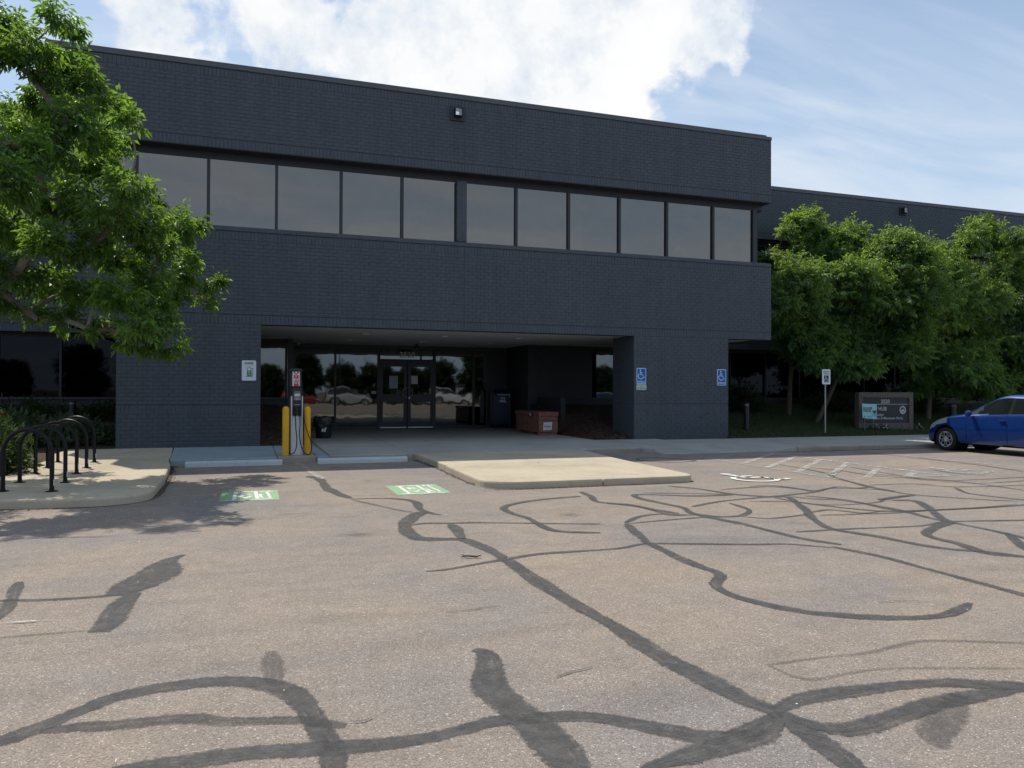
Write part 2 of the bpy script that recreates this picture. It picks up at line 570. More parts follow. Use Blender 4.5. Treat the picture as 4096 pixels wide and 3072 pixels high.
def link_mesh(name, me, mat, parent=None, smooth=False):
    me.materials.append(MATS[mat] if isinstance(mat, str) else mat)
    if smooth:
        me.polygons.foreach_set('use_smooth', [True] * len(me.polygons))
        try:
            me.set_sharp_from_angle(angle=R(38))
        except Exception:
            pass
    o = bpy.data.objects.new(name, me)
    COL.objects.link(o)
    if parent is not None:
        attach(o, parent)
    return o


ORIGIN = {}


def attach(o, parent):
    """meshes are written in scene coordinates; keep them there under a parent standing elsewhere"""
    o.parent = parent
    if parent.name in ORIGIN:
        o.matrix_parent_inverse = ORIGIN[parent.name].inverted()


def thing(name, label, cat, loc=(0, 0, 0), group=None):
    o = bpy.data.objects.new(name, None)
    o.empty_display_size = 0.2
    COL.objects.link(o)
    o.location = loc
    ORIGIN[o.name] = Matrix.Translation(loc)
    tag(o, label, cat, group)
    return o


def tag(o, label=None, cat=None, group=None, kind=None):
    for k, v in (('label', label), ('category', cat), ('group', group), ('kind', kind)):
        if v:
            o[k] = v
    return o


def struct(o):
    o['kind'] = 'structure'
    return o


def copy_tree(o, parent=None):
    c = o.copy()
    COL.objects.link(c)
    if parent is not None:
        c.parent = parent
    for ch in o.children:
        copy_tree(ch, c)
    return c


def text_mesh(s, size, bold=0.0, spacing=1.0, width=None, shear=0.0, align='CENTER'):
    """returns (verts2d, faces) of flat lettering, centred on its own box"""
    cu = bpy.data.curves.new('t', 'FONT')
    cu.body = s
    cu.size = size
    cu.offset = bold
    cu.space_character = spacing
    cu.shear = shear
    cu.fill_mode = 'FRONT'
    cu.align_x = align
    cu.resolution_u = 3
    ob = bpy.data.objects.new('t', cu)
    COL.objects.link(ob)
    bpy.context.view_layer.update()
    dg = bpy.context.evaluated_depsgraph_get()
    me = bpy.data.meshes.new_from_object(ob.evaluated_get(dg))
    vs = [(v.co.x, v.co.y) for v in me.vertices]
    fs = [tuple(p.vertices) for p in me.polygons]
    bpy.data.objects.remove(ob)
    bpy.data.curves.remove(cu)
    bpy.data.meshes.remove(me)
    if vs:
        x0 = min(v[0] for v in vs)
        x1 = max(v[0] for v in vs)
        y0 = min(v[1] for v in vs)
        y1 = max(v[1] for v in vs)
        k = (width / (x1 - x0)) if width else 1.0
        cx = (x0 + x1) / 2
        cy = (y0 + y1) / 2
        vs = [((v[0] - cx) * k, v[1] - cy) for v in vs]
    return vs, fs


class Flat:
    """flat artwork in a 2-d plane, later mapped onto a surface"""
    def __init__(self):
        self.v = []
        self.f = []

    def add(self, vs, fs, dx=0, dy=0, s=1.0):
        o = len(self.v)
        self.v += [(a * s + dx, b * s + dy) for a, b in vs]
        self.f += [tuple(i + o for i in fc) for fc in fs]
        return self

    def text(self, s, x, y, size, **k):
        vs, fs = text_mesh(s, size, **k)
        return self.add(vs, fs, x, y)

    def poly(self, pts):
        return self.add(pts, [tuple(range(len(pts)))])

    def rect(self, x0, x1, y0, y1):
        return self.poly([(x0, y0), (x1, y0), (x1, y1), (x0, y1)])

    def rrect(self, x0, x1, y0, y1, r, n=5):
        return self.poly(rrect(x0, x1, y0, y1, r, n))

    def disc(self, x, y, r, n=20, ry=None):
        ry = ry or r
        return self.poly([(x + r * math.cos(2 * math.pi * i / n), y + ry * math.sin(2 * math.pi * i / n)) for i in range(n)])

    def ring(self, x, y, r0, r1, a0=0.0, a1=360.0, n=32, sy=1.0):
        full = abs(a1 - a0) >= 360
        m = n if full else n + 1
        vs, fs = [], []
        for i in range(m):
            q = R(a0 + (a1 - a0) * i / n)
            vs += [(x + r0 * math.cos(q), y + r0 * math.sin(q) * sy), (x + r1 * math.cos(q), y + r1 * math.sin(q) * sy)]
        for i in range(n):
            j = (i + 1) % m
            fs.append((2 * i, 2 * i + 1, 2 * j + 1, 2 * j))
        return self.add(vs, fs)

    def stroke(self, pts, wdt, cap=True):
        for a, b in zip(pts[:-1], pts[1:]):
            dx, dy = b[0] - a[0], b[1] - a[1]
            L = math.hypot(dx, dy) or 1
            ex, ey = dx / L * wdt * (0.5 if cap else 0), dy / L * wdt * (0.5 if cap else 0)
            nx, ny = -dy / L * wdt / 2, dx / L * wdt / 2
            self.poly([(a[0] - ex * 0.6 + nx, a[1] - ey * 0.6 + ny), (a[0] - ex * 0.6 - nx, a[1] - ey * 0.6 - ny),
                       (b[0] + ex * 0.6 - nx, b[1] + ey * 0.6 - ny), (b[0] + ex * 0.6 + nx, b[1] + ey * 0.6 + ny)])
        return self

    def on(self, fn):
        mb = MB()
        mb.v = [fn(a, b) for a, b in self.v]
        mb.f = list(self.f)
        return mb

    def wall(self, x, y, z):                       # upright, facing -Y
        return self.on(lambda a, b: (x + a, y, z + b))

    def ground(self, x, y, z):
        return self.on(lambda a, b: (x + a, y + b, z))


def rrect(x0, x1, y0, y1, r, n=5):
    pts = []
    for cx, cy, a in ((x1 - r, y0 + r, -90), (x1 - r, y1 - r, 0), (x0 + r, y1 - r, 90), (x0 + r, y0 + r, 180)):
        for i in range(n + 1):
            q = R(a + 90.0 * i / n)
            pts.append((cx + r * math.cos(q), cy + r * math.sin(q)))
    return pts


def flat_build(mb, name, mat, parent=None):
    me = bpy.data.meshes.new(name)
    me.from_pydata(mb.v, [], mb.f)
    return link_mesh(name, me, mat, parent)


def wheelchair(fl, x, y, h):
    """access symbol: h = overall height, centred at x, y"""
    s = h / 100.0

    def p(a, b):
        return (x + (a - 50) * s * 0.92, y + (b - 50) * s)
    wd = 9.5 * s
    hd = p(37, 92)
    fl.disc(hd[0], hd[1], 8 * s)
    fl.stroke([p(37, 78), p(39, 44)], wd * 1.1)
    fl.stroke([p(38, 63), p(60, 63)], wd * 0.75)
    fl.stroke([p(39, 44), p(66, 44)], wd)
    fl.stroke([p(66, 44), p(78, 14)], wd)
    fl.stroke([p(78, 14), p(91, 19)], wd * 0.9)
    c = p(42, 30)
    fl.ring(c[0], c[1], 25 * s, 33 * s, 128, 372, 30)
    return fl


def fpoly_np(name, V, F, mat, parent=None, tint=None, smooth=False):
    """fast mesh from numpy arrays: V (n,3), F (m,k)"""
    me = bpy.data.meshes.new(name)
    m, k = F.shape
    me.vertices.add(len(V))
    me.vertices.foreach_set('co', np.ascontiguousarray(V, dtype=np.float32).ravel())
    me.loops.add(m * k)
    me.polygons.add(m)
    me.polygons.foreach_set('loop_start', np.arange(0, m * k, k, dtype=np.int32))
    me.loops.foreach_set('vertex_index', np.ascontiguousarray(F, dtype=np.int32).ravel())
    me.update(calc_edges=True)
    me.validate()
    if tint is not None:
        a = me.attributes.new('tint', 'FLOAT', 'POINT')
        a.data.foreach_set('value', np.ascontiguousarray(tint, dtype=np.float32))
    if not smooth:
        me.polygons.foreach_set('use_smooth', [False] * len(me.polygons))
    return link_mesh(name, me, mat, parent, smooth)
TAR = [
    (0.12, 1.0, [(-1.089, 3.648), (-0.985, 3.672), (-0.938, 3.71), (-0.866, 3.773), (-0.782, 3.863), (-0.707, 3.936), (-0.629, 4.014), (-0.5, 4.072), (-0.361, 4.088), (-0.217, 4.094), (-0.067, 4.056), (0.082, 3.953), (0.175, 3.829), (0.237, 3.652), (0.261, 3.484), (0.287, 3.312), (0.306, 3.157), (0.304, 3.012), (0.298, 2.838)]),
    (0.1, 0.8, [(-0.853, 3.721), (-0.717, 3.724), (-0.577, 3.694), (-0.388, 3.681), (-0.225, 3.653), (-0.124, 3.585), (0.041, 3.539), (0.207, 3.493), (0.335, 3.4), (0.393, 3.373)]),
    (0.11, 1.0, [(-0.509, 3.265), (-0.398, 3.254), (-0.284, 3.242), (-0.169, 3.245), (0.008, 3.241), (0.191, 3.202), (0.384, 3.167), (0.576, 3.147), (0.78, 3.156), (1.008, 3.211), (1.186, 3.186), (1.363, 3.154), (1.488, 3.087), (1.646, 2.942), (1.718, 2.869), (1.798, 2.793), (1.882, 2.761), (1.972, 2.754), (2.123, 2.817), (2.272, 2.889)]),
    (0.1, 0.45, [(0.1, 4.463), (0.104, 4.255), (0.11, 4.019), (0.126, 3.927)]),
    ([0.05, 0.15, 0.3, 0.34, 0.3, 0.16], 1.0, [(-0.577, 7.31), (-0.683, 7.081), (-0.707, 6.617), (-0.791, 6.381), (-0.853, 6.207), (-0.905, 5.996)]),
    ([0.1, 0.16, 0.17, 0.16, 0.12], 1.0, [(-0.801, 6.051), (-0.828, 5.886), (-0.842, 5.647), (-0.846, 5.321), (-0.875, 5.134)]),
    (0.055, 1.0, [(-1.839, 6.131), (-1.648, 6.11), (-1.344, 6.032), (-0.998, 6.018), (-0.854, 6.069), (-0.666, 6.242)]),
    (0.1, 0.8, [(-1.675, 6.667), (-1.616, 6.316), (-1.561, 5.959), (-1.53, 5.613)]),
    (0.04, 0.35, [(-1.482, 5.21), (-1.4, 5.198), (-1.155, 5.194), (-0.935, 5.185)]),
    (0.16, 1.0, [(1.185, 4.135), (1.229, 4.066), (1.204, 3.893), (1.12, 3.621), (1.126, 3.435), (1.158, 3.257), (1.175, 3.098), (1.181, 2.895), (1.189, 2.718), (1.196, 2.587)]),
    (0.13, 1.0, [(0.881, 13.382), (1.038, 12.815), (1.049, 11.712), (1.122, 11.053), (1.258, 10.439)]),
    (0.09, 1.0, [(1.25, 10.373), (1.677, 10.309), (1.921, 10.125), (2.022, 9.808), (1.954, 9.232), (2.013, 8.887), (2.1, 8.735)]),
    (0.15, 1.0, [(1.968, 9.061), (1.764, 8.709), (1.581, 8.249), (1.519, 7.846), (1.527, 7.534), (1.601, 7.364), (1.855, 7.283)]),
    (0.13, 1.0, [(1.725, 7.31), (1.855, 7.283), (1.965, 7.213), (2.019, 6.954), (2.067, 6.602), (2.081, 6.192), (2.076, 5.775), (2.078, 5.257), (2.1, 4.729), (2.132, 4.315), (2.134, 3.908), (2.147, 3.583), (2.178, 3.406), (2.199, 3.161), (2.227, 3.014), (2.269, 2.908), (2.262, 2.771), (2.248, 2.616), (2.232, 2.462), (2.216, 2.36), (2.192, 2.256)]),
    (0.065, 1.0, [(1.33, 6.044), (1.489, 6.05), (1.79, 6.161), (2.075, 6.259), (2.443, 6.376), (2.905, 6.37), (3.23, 6.376), (3.502, 6.48), (3.622, 6.482), (3.836, 6.413), (4.119, 6.307), (4.542, 6.148), (4.848, 6.074), (5.043, 5.91), (5.163, 5.795)]),
    (0.1, 1.0, [(3.909, 7.528), (3.78, 7.116), (3.653, 6.652), (3.615, 6.564), (3.581, 6.117), (3.559, 5.949), (3.54, 5.537), (3.541, 5.219), (3.318, 4.952), (3.261, 4.689), (3.309, 4.478), (3.404, 4.265), (3.531, 4.108), (3.728, 3.97), (3.947, 3.862), (4.158, 3.812), (4.322, 3.813), (4.497, 3.87), (4.723, 3.977)]),
    (0.08, 1.0, [(5.19, 5.825), (5.296, 5.358), (5.294, 4.853), (5.292, 4.414), (5.283, 4.01), (5.264, 3.78)]),
    (0.12, 1.0, [(2.269, 2.908), (2.423, 2.968), (2.569, 2.989), (2.801, 2.983), (2.988, 2.974), (3.21, 2.944), (3.333, 2.914), (3.636, 2.761), (3.822, 2.668)]),
    (0.11, 1.0, [(2.29, 2.847), (2.339, 2.721), (2.415, 2.663), (2.536, 2.655), (2.693, 2.68), (2.863, 2.712), (3.042, 2.745), (3.197, 2.752), (3.403, 2.754), (3.607, 2.738)]),
    (0.15, 0.5, [(3.231, 2.781), (3.029, 2.657), (2.874, 2.569), (2.736, 2.47), (2.695, 2.379)]),
    (0.13, 1.0, [(1.431, 2.621), (1.586, 2.649), (1.75, 2.678), (1.923, 2.709), (2.071, 2.737), (2.217, 2.82)]),
    (0.025, 0.4, [(2.6, 3.41), (2.934, 3.414), (3.241, 3.393), (3.505, 3.43), (3.761, 3.448), (4.266, 3.239), (4.465, 3.116)]),
    (0.022, 0.35, [(2.616, 3.405), (2.631, 3.234), (2.717, 3.161), (2.935, 3.18), (3.225, 3.156), (3.875, 2.942)]),
    (0.09, 1.0, [(6.468, 9.209), (5.901, 9.249), (5.358, 9.552), (5.125, 9.624), (5.011, 9.281), (5.065, 8.791), (5.13, 8.368), (5.006, 7.962), (5.052, 7.541), (5.133, 7.141), (5.164, 6.571), (5.201, 6.207), (5.348, 5.881)]),
    (0.07, 0.8, [(5.329, 9.761), (5.913, 9.5), (6.49, 9.242)]),
    (0.09, 1.0, [(6.091, 10.354), (6.34, 9.937), (6.502, 9.258), (6.819, 8.869), (7.038, 8.764), (6.743, 8.185), (6.442, 7.656), (6.203, 7.311), (5.917, 6.775), (5.871, 6.507), (6.001, 6.099), (6.051, 5.702), (6.166, 5.401), (6.38, 5.207), (6.534, 4.958)]),
    (0.055, 1.0, [(6.62, 9.741), (7.222, 9.823), (7.666, 9.756), (7.904, 9.239), (8.363, 9.383), (8.896, 9.041), (8.957, 8.44), (9.347, 7.899), (9.775, 7.497)]),
    (0.07, 1.0, [(5.28, 8.399), (5.794, 8.649), (6.222, 8.778), (6.819, 8.869), (7.566, 9.03), (7.938, 9.164)]),
    (0.07, 1.0, [(5.929, 8.522), (5.874, 8.135), (5.76, 7.87), (5.448, 7.615), (5.165, 7.637), (4.99, 7.897)]),
    (0.06, 1.0, [(4.364, 8.96), (4.538, 8.79), (4.658, 8.439), (4.686, 7.923), (4.953, 7.839)]),
    (0.07, 1.0, [(3.917, 7.585), (4.275, 7.917), (4.617, 8.014), (4.871, 7.865)]),
    (0.045, 1.0, [(3.89, 7.534), (4.379, 7.6), (4.927, 7.645), (5.169, 7.569)]),
    (0.04, 1.0, [(6.282, 8.583), (6.748, 8.403), (6.948, 8.121), (7.231, 7.951), (7.873, 8.002), (8.261, 8.236), (8.798, 8.352)]),
    (0.06, 1.0, [(6.833, 8.771), (6.89, 8.223), (7.17, 7.577), (7.49, 7.327), (8.546, 7.223), (9.317, 7.219), (9.895, 7.287)]),
    (0.045, 1.0, [(5.429, 7.554), (5.652, 7.352), (6.084, 7.416), (6.319, 7.479)]),
    (0.045, 1.0, [(6.379, 7.364), (6.904, 7.296), (7.439, 7.417)]),
    (0.05, 1.0, [(5.378, 6.555), (5.946, 6.538), (6.496, 6.477), (6.965, 6.443), (7.356, 6.561)]),
    (0.07, 1.0, [(7.369, 8.795), (7.596, 8.352), (7.623, 7.747), (7.598, 7.294), (7.466, 6.781), (7.449, 6.409), (7.429, 5.958), (7.317, 5.39)]),
    (0.1, 1.0, [(8.194, 8.077), (8.45, 7.962), (8.124, 7.432), (7.657, 6.853), (7.435, 6.536), (7.138, 6.389), (6.644, 6.101), (6.484, 5.847), (6.471, 5.568), (6.344, 5.178), (6.498, 4.931)]),
    (0.06, 1.0, [(7.356, 6.561), (7.705, 6.513), (8.385, 6.362), (8.825, 6.287)]),
    (0.05, 1.0, [(10.058, 12.799), (9.969, 11.898), (9.794, 11.123)]),
    (0.08, 1.0, [(10.361, 11.438), (9.601, 10.815), (9.176, 9.773), (9.011, 9.229), (8.993, 8.797)]),
    (0.045, 1.0, [(10.209, 12.184), (10.394, 11.428), (10.336, 10.504), (10.975, 9.611), (10.974, 8.081)]),
    (0.045, 1.0, [(9.191, 9.524), (10.02, 9.441), (10.375, 8.925), (11.905, 8.767)]),
    (0.035, 1.0, [(11.068, 11.929), (10.807, 10.571), (10.682, 9.7), (11.755, 9.591), (13.122, 9.662)]),
    (0.035, 1.0, [(14.248, 13.324), (13.993, 12.254), (13.846, 11.101), (13.718, 10.101)]),
    (0.06, 1.0, [(10.223, 8.857), (9.851, 8.325), (9.879, 7.922), (10.01, 7.372)]),
    (0.06, 1.0, [(7.857, 14.718), (8.262, 14.973), (8.579, 14.738), (8.873, 13.976), (8.183, 13.839), (7.8, 14.291), (7.857, 14.718)]),
    (0.09, 1.0, [(7.443, 5.847), (7.236, 5.607), (6.787, 5.118)]),
    (0.045, 0.7, [(1.243, 10.309), (1.431, 9.867), (1.674, 9.263), (1.823, 8.999)]),
    (0.045, 1.0, [(1.621, 8.148), (1.788, 8.228), (2.03, 8.152), (2.369, 8.09), (2.928, 7.868), (3.364, 7.703), (3.626, 7.603)]),
    (0.12, 1.0, [(2.048, 8.102), (2.036, 7.763), (1.986, 7.463), (1.963, 7.248)]),
    (0.075, 1.0, [(4.32, 9.699), (3.714, 9.57), (3.216, 9.31), (2.963, 9.006), (2.928, 8.565), (2.991, 8.22), (2.965, 7.552), (3.028, 7.327), (3.164, 7.244), (3.4, 7.13)]),
    (0.08, 1.0, [(4.507, 10.118), (4.453, 9.658), (4.322, 9.14), (4.603, 8.765), (4.704, 8.305), (4.832, 7.967)]),
    (0.013, 0.9, [(1.213, 4.882), (1.372, 4.869), (1.483, 4.91), (1.591, 4.914)]),
    (0.012, 0.8, [(1.466, 3.595), (1.573, 3.64), (1.703, 3.668)]),
    (0.013, 0.9, [(0.411, 3.397), (0.471, 3.384), (0.511, 3.418)]),
    (0.012, 0.8, [(4.113, 4.175), (4.313, 4.152), (4.456, 4.084)]),
    (0.012, 0.8, [(0.247, 9.286), (0.477, 9.317), (0.754, 9.282)]),
    (0.012, 0.6, [(2.038, 7.447), (2.19, 7.475), (2.357, 7.5)]),
    (0.02, 0.7, [(-2.312, 8.553), (-1.968, 8.55), (-1.599, 8.471), (-1.275, 8.411)]),
    (0.05, 1.0, [(7.272, 9.947), (7.695, 9.899), (7.811, 9.469), (7.864, 9.155), (8.522, 9.484), (8.743, 9.26), (9.142, 9.375)]),
    (0.05, 1.0, [(7.084, 8.843), (7.248, 8.535), (7.49, 8.335), (7.597, 8.003), (7.534, 7.524), (7.598, 7.297), (7.978, 7.28)]),
    (0.11, 1.0, [(8.045, 8.163), (8.554, 8.322), (8.933, 8.404)]),
    (0.05, 1.0, [(6.424, 7.565), (6.783, 7.655), (7.08, 7.261), (7.936, 7.242), (8.841, 7.222), (9.484, 7.3)]),
    (0.035, 1.0, [(13.804, 15.108), (14.085, 14.444), (13.975, 12.914), (14.003, 11.716), (13.385, 9.947)]),
    (0.035, 1.0, [(12.269, 11.195), (12.065, 10.345), (12.701, 9.439)]),
    (0.035, 1.0, [(10.479, 11.039), (10.699, 10.143), (11.017, 9.219), (12.429, 9.237)]),
]
LEFT_TREE = [(-3.62, 13.57, 7.09, 0.31), (-3.21, 12.94, 6.6, 0.28), (-3.08, 13.06, 6.32, 0.19), (-2.7, 12.65, 6.99, 0.14), (-2.83, 13.8, 7.34, 0.1), (-3.37, 12.88, 6.37, 0.15), (-3.03, 13.77, 6.76, 0.18), (-2.7, 13.61, 6.67, 0.2), (-2.48, 13.29, 6.28, 0.2), (-2.38, 13.67, 6.17, 0.21), (-2.26, 14.37, 6.25, 0.2), (-1.68, 12.03, 5.33, 0.1), (-3.18, 13.91, 6.12, 0.32), (-2.63, 12.83, 5.52, 0.3), (-3.74, 15.14, 6.09, 0.35), (-3.19, 12.04, 4.87, 0.3), (-2.6, 14.38, 5.74, 0.27), (-2.37, 15.11, 5.91, 0.16), (-2.89, 12.66, 4.96, 0.32), (-2.97, 15.2, 5.46, 0.39), (-2.51, 15.11, 5.32, 0.32), (-1.68, 11.87, 4.33, 0.23), (-1.76, 14.49, 4.9, 0.14), (-3.07, 11.8, 4.25, 0.29), (-3.12, 13.71, 4.51, 0.35), (-2.56, 13.46, 4.36, 0.34), (-1.96, 12.57, 4.06, 0.3), (-1.58, 13.03, 4.05, 0.28), (-1.38, 14.85, 4.43, 0.29), (-1.14, 15.16, 4.6, 0.16), (-1.49, 13.5, 3.77, 0.21), (-3.85, 14.84, 4.17, 0.34), (-2.83, 12.69, 3.61, 0.29), (-2.4, 13.02, 3.63, 0.3), (-2.23, 14.84, 3.8, 0.34), (-1.59, 13.73, 3.35, 0.28), (-1.25, 14.79, 3.52, 0.2), (-1.22, 15.35, 3.9, 0.19), (-0.72, 15.28, 3.51, 0.15), (-0.9, 15.36, 3.18, 0.13), (-3.45, 13.32, 3.19, 0.29), (-3.49, 15.36, 3.31, 0.34), (-2.63, 13.91, 3.09, 0.25), (-1.91, 12.71, 2.91, 0.25), (-1.55, 13.44, 2.9, 0.24), (-1.36, 14.97, 3.2, 0.16), (-3.29, 13.4, 2.68, 0.12), (-2.86, 13.47, 2.59, 0.16), (-2.4, 13.03, 2.43, 0.1), (-1.73, 12.77, 2.5, 0.22), (-1.5, 13.62, 2.47, 0.23), (-1.28, 13.5, 2.21, 0.12), (-1.73, 13.82, 2.27, 0.14), (-1.96, 13.51, 2.3, 0.11), (-3.86, 12.78, 6.56, 0.34), (-4.43, 14.51, 5.57, 0.52), (-4.65, 15.02, 4.7, 0.54), (-4.17, 13.32, 3.43, 0.41), (-3.83, 13.17, 2.81, 0.24), (-5.26, 15.44, 6.57, 0.54), (-4.48, 13.01, 4.43, 0.51), (-3.88, 13.33, 4.01, 0.36), (-3.55, 11.8, 4.45, 0.32)]
RIGHT_TREE_A = [(18.72, 22.22, 7.67, 0.44), (18.39, 22.43, 7.44, 0.37), (19.47, 22.73, 7.41, 0.49), (18.94, 22.72, 6.87, 0.48), (17.75, 22.13, 7.25, 0.2), (21.21, 22.79, 7.55, 0.39), (19.95, 21.99, 6.97, 0.37), (21.38, 22.62, 7.01, 0.35), (19.61, 21.96, 6.44, 0.47), (19.01, 22.21, 6.28, 0.54), (17.55, 21.87, 6.14, 0.33), (17.58, 22.66, 6.27, 0.3), (17.95, 22.63, 5.62, 0.37)]
RIGHT_TREE_B = [(16.67, 20.32, 5.23, 0.69), (16.8, 20.94, 4.7, 0.67), (17.19, 20.51, 4.52, 0.7), (18.07, 20.89, 5.38, 0.53), (18.74, 20.99, 5.11, 0.72), (19.06, 20.27, 5.5, 0.67), (21.24, 21.48, 6.29, 0.84), (21.13, 20.55, 6.62, 0.58), (20.99, 20.82, 5.68, 0.93), (21.58, 20.19, 6.1, 0.73), (21.89, 20.1, 4.83, 0.92), (20.99, 20.41, 4.67, 0.99), (20.01, 20.65, 4.65, 0.91), (19.68, 21.58, 4.09, 0.94), (18.23, 21.52, 3.87, 0.81), (18.06, 20.87, 3.26, 0.67), (17.08, 20.83, 3.39, 0.41), (19.5, 21.17, 3.16, 0.81), (20.6, 21.47, 2.71, 0.51), (18.43, 20.64, 2.64, 0.37), (20.92, 21.37, 3.62, 0.95), (21.74, 20.74, 3.76, 0.94), (16.7, 21.05, 3.78, 0.46), (20.01, 21.28, 2.53, 0.55), (18.28, 20.9, 2.8, 0.56), (17.39, 21.21, 2.95, 0.45), (21.39, 21.22, 3.04, 0.67), (21.07, 20.11, 2.82, 0.57), (16.0, 20.16, 4.28, 0.53), (15.69, 20.34, 4.88, 0.36), (17.5, 20.44, 2.46, 0.44), (18.82, 20.43, 2.32, 0.48), (19.55, 20.18, 2.33, 0.37)]
RIGHT_TREE_C = [(24.72, 20.69, 7.22, 0.47), (26.13, 21.38, 7.83, 0.37), (27.12, 21.89, 7.44, 0.54), (24.78, 20.93, 6.93, 0.32), (23.04, 20.96, 6.07, 0.62), (23.8, 21.05, 6.38, 0.53), (24.79, 21.52, 5.82, 0.78), (27.37, 21.71, 5.98, 0.84), (28.72, 21.99, 6.83, 0.78), (27.69, 20.98, 7.48, 0.43), (28.92, 21.57, 6.04, 0.98), (25.67, 20.91, 4.92, 0.92), (28.19, 21.78, 4.58, 0.98), (24.3, 20.72, 4.67, 0.79), (25.65, 21.87, 3.78, 0.83), (23.75, 21.21, 4.19, 0.87), (26.75, 21.61, 3.44, 0.84), (27.76, 21.26, 3.09, 0.84), (23.37, 20.87, 2.73, 0.67), (22.85, 21.19, 2.32, 0.38), (23.91, 20.39, 2.31, 0.66), (25.0, 20.38, 2.07, 0.56), (27.5, 21.25, 1.85, 0.63), (28.85, 21.16, 3.29, 1.1), (30.51, 21.8, 6.15, 1.15), (28.94, 20.34, 4.12, 1.17), (24.3, 21.3, 2.17, 0.61), (26.46, 21.18, 1.66, 0.59), (23.27, 21.38, 2.07, 0.46), (28.21, 21.61, 2.4, 0.81), (25.37, 21.24, 2.87, 0.77), (24.09, 21.31, 1.79, 0.46), (25.53, 21.19, 1.57, 0.46), (23.19, 21.41, 1.68, 0.28), (21.74, 20.75, 3.27, 0.66)]

# ------------------------------------------------------------------ ground, parking lot, pavements
ZA = 0.04      # asphalt
ZT = 0.15      # pavement top
YF = 19.4      # main facade plane
YW = 24.1      # wing facade plane
YG = 24.6      # ground-floor glazing line
YE = 26.9      # entrance glazing line


def sheet(name, x0, x1, y0, y1, z, mat, parent=None):
    mb = MB().add([(x0, y0, z), (x1, y0, z), (x1, y1, z), (x0, y1, z)], [(0, 1, 2, 3)])
    return mb.build(name, mat, parent)


struct(sheet('ground', -1500, 1500, -1500, 1500, -0.06, 'far_ground'))
lot = struct(sheet('parking_lot', -60, 70, -60, 19.3, ZA, 'asphalt'))


def catmull(pts, step=0.06):
    P = [np.array(p, float) for p in pts]
    P = [2 * P[0] - P[1]] + P + [2 * P[-1] - P[-2]]
    out_ = []
    for i in range(1, len(P) - 2):
        n = max(2, int(np.linalg.norm(P[i + 1] - P[i]) / step))
        for k in range(n):
            t = k / n
            a, b, c, d = P[i - 1], P[i], P[i + 1], P[i + 2]
            out_.append(0.5 * ((2 * b) + (-a + c) * t + (2 * a - 5 * b + 4 * c - d) * t * t + (-a + 3 * b - 3 * c + d) * t ** 3))
    out_.append(P[-2])
    return out_


def ribbon(name, pts, wid, z, mat, parent, op=None, jitter=0.0, grow=1.0):
    path = catmull(pts)
    n = len(path)
    if isinstance(wid, (list, tuple)):
        ws = np.interp(np.linspace(0, 1, n), np.linspace(0, 1, len(wid)), wid)
    else:
        ws = np.full(n, wid)
        ph = random.random() * 9
        if jitter:
            ws = ws * (1 + jitter * np.array([math.sin(i * 0.23 + ph) * 0.5 + math.sin(i * 0.61 + ph * 2) * 0.3 for i in range(n)]))
            taper = np.minimum(1.0, 0.45 + np.minimum(np.arange(n), np.arange(n)[::-1]) / 5.0)
            ws = ws * taper
    ws = ws * grow
    vs, fs, uv = [], [], []
    for i, p in enumerate(path):
        t = path[min(i + 1, n - 1)] - path[max(i - 1, 0)]
        t = t / (np.linalg.norm(t) + 1e-9)
        nx, ny = -t[1] * ws[i] / 2, t[0] * ws[i] / 2
        vs += [(p[0] + nx, p[1] + ny, z), (p[0] - nx, p[1] - ny, z)]
        uv += [(i * 0.1, 0.0), (i * 0.1, 1.0)]
    for i in range(n - 1):
        fs.append((2 * i + 1, 2 * i + 3, 2 * i + 2, 2 * i))
    me = bpy.data.meshes.new(name)
    me.from_pydata(vs, [], fs)
    ul = me.uv_layers.new(name='UVMap')
    for lp in me.loops:
        ul.data[lp.index].uv = uv[lp.vertex_index]
    if op is not None:
        a = me.attributes.new('op', 'FLOAT', 'POINT')
        a.data.foreach_set('value', [op] * len(vs))
    return link_mesh(name, me, mat, parent)


for i, (wd, op, pts) in enumerate(TAR):
    g = (1.45 if pts[0][1] > 8 else 1.3) if (isinstance(wd, list) or wd > 0.03) else 1.9
    ribbon('crack_seal', pts, wd, ZA + 0.002 + 0.00011 * i, 'crack_sealant', lot, op, 0.28, g)

for pts in ([(-3.9, 10.84), (-2.3, 10.62), (-1.75, 10.64), (-1.4, 10.9), (-1.25, 11.4), (-1.27, 13.0), (-1.4, 15.0), (-1.5, 15.9)], [(3.2, 15.9), (3.29, 14.2), (3.25, 12.3), (3.26, 11.3)],
            [(3.3, 11.0), (3.45, 10.78), (3.85, 10.66), (5.0, 10.665), (6.5, 10.665), (6.85, 10.85)], [(1.3, 16.0), (2.2, 16.08), (3.2, 16.1)], [(12.2, 15.5), (13.5, 15.43), (16, 15.43), (22, 15.43)]):
    ribbon('gutter_dirt', pts, 0.07, ZA + 0.0012, 'crack_sealant', lot, 0.75, 0.5, 1.3)

# painted markings -----------------------------------------------------------
ZM = ZA + 0.0105


def line(p, q, wd, mat, z=ZM):
    fl = Flat().stroke([p, q], wd, cap=False)
    return flat_build(fl.ground(0, 0, z), 'painted_line', mat, lot)


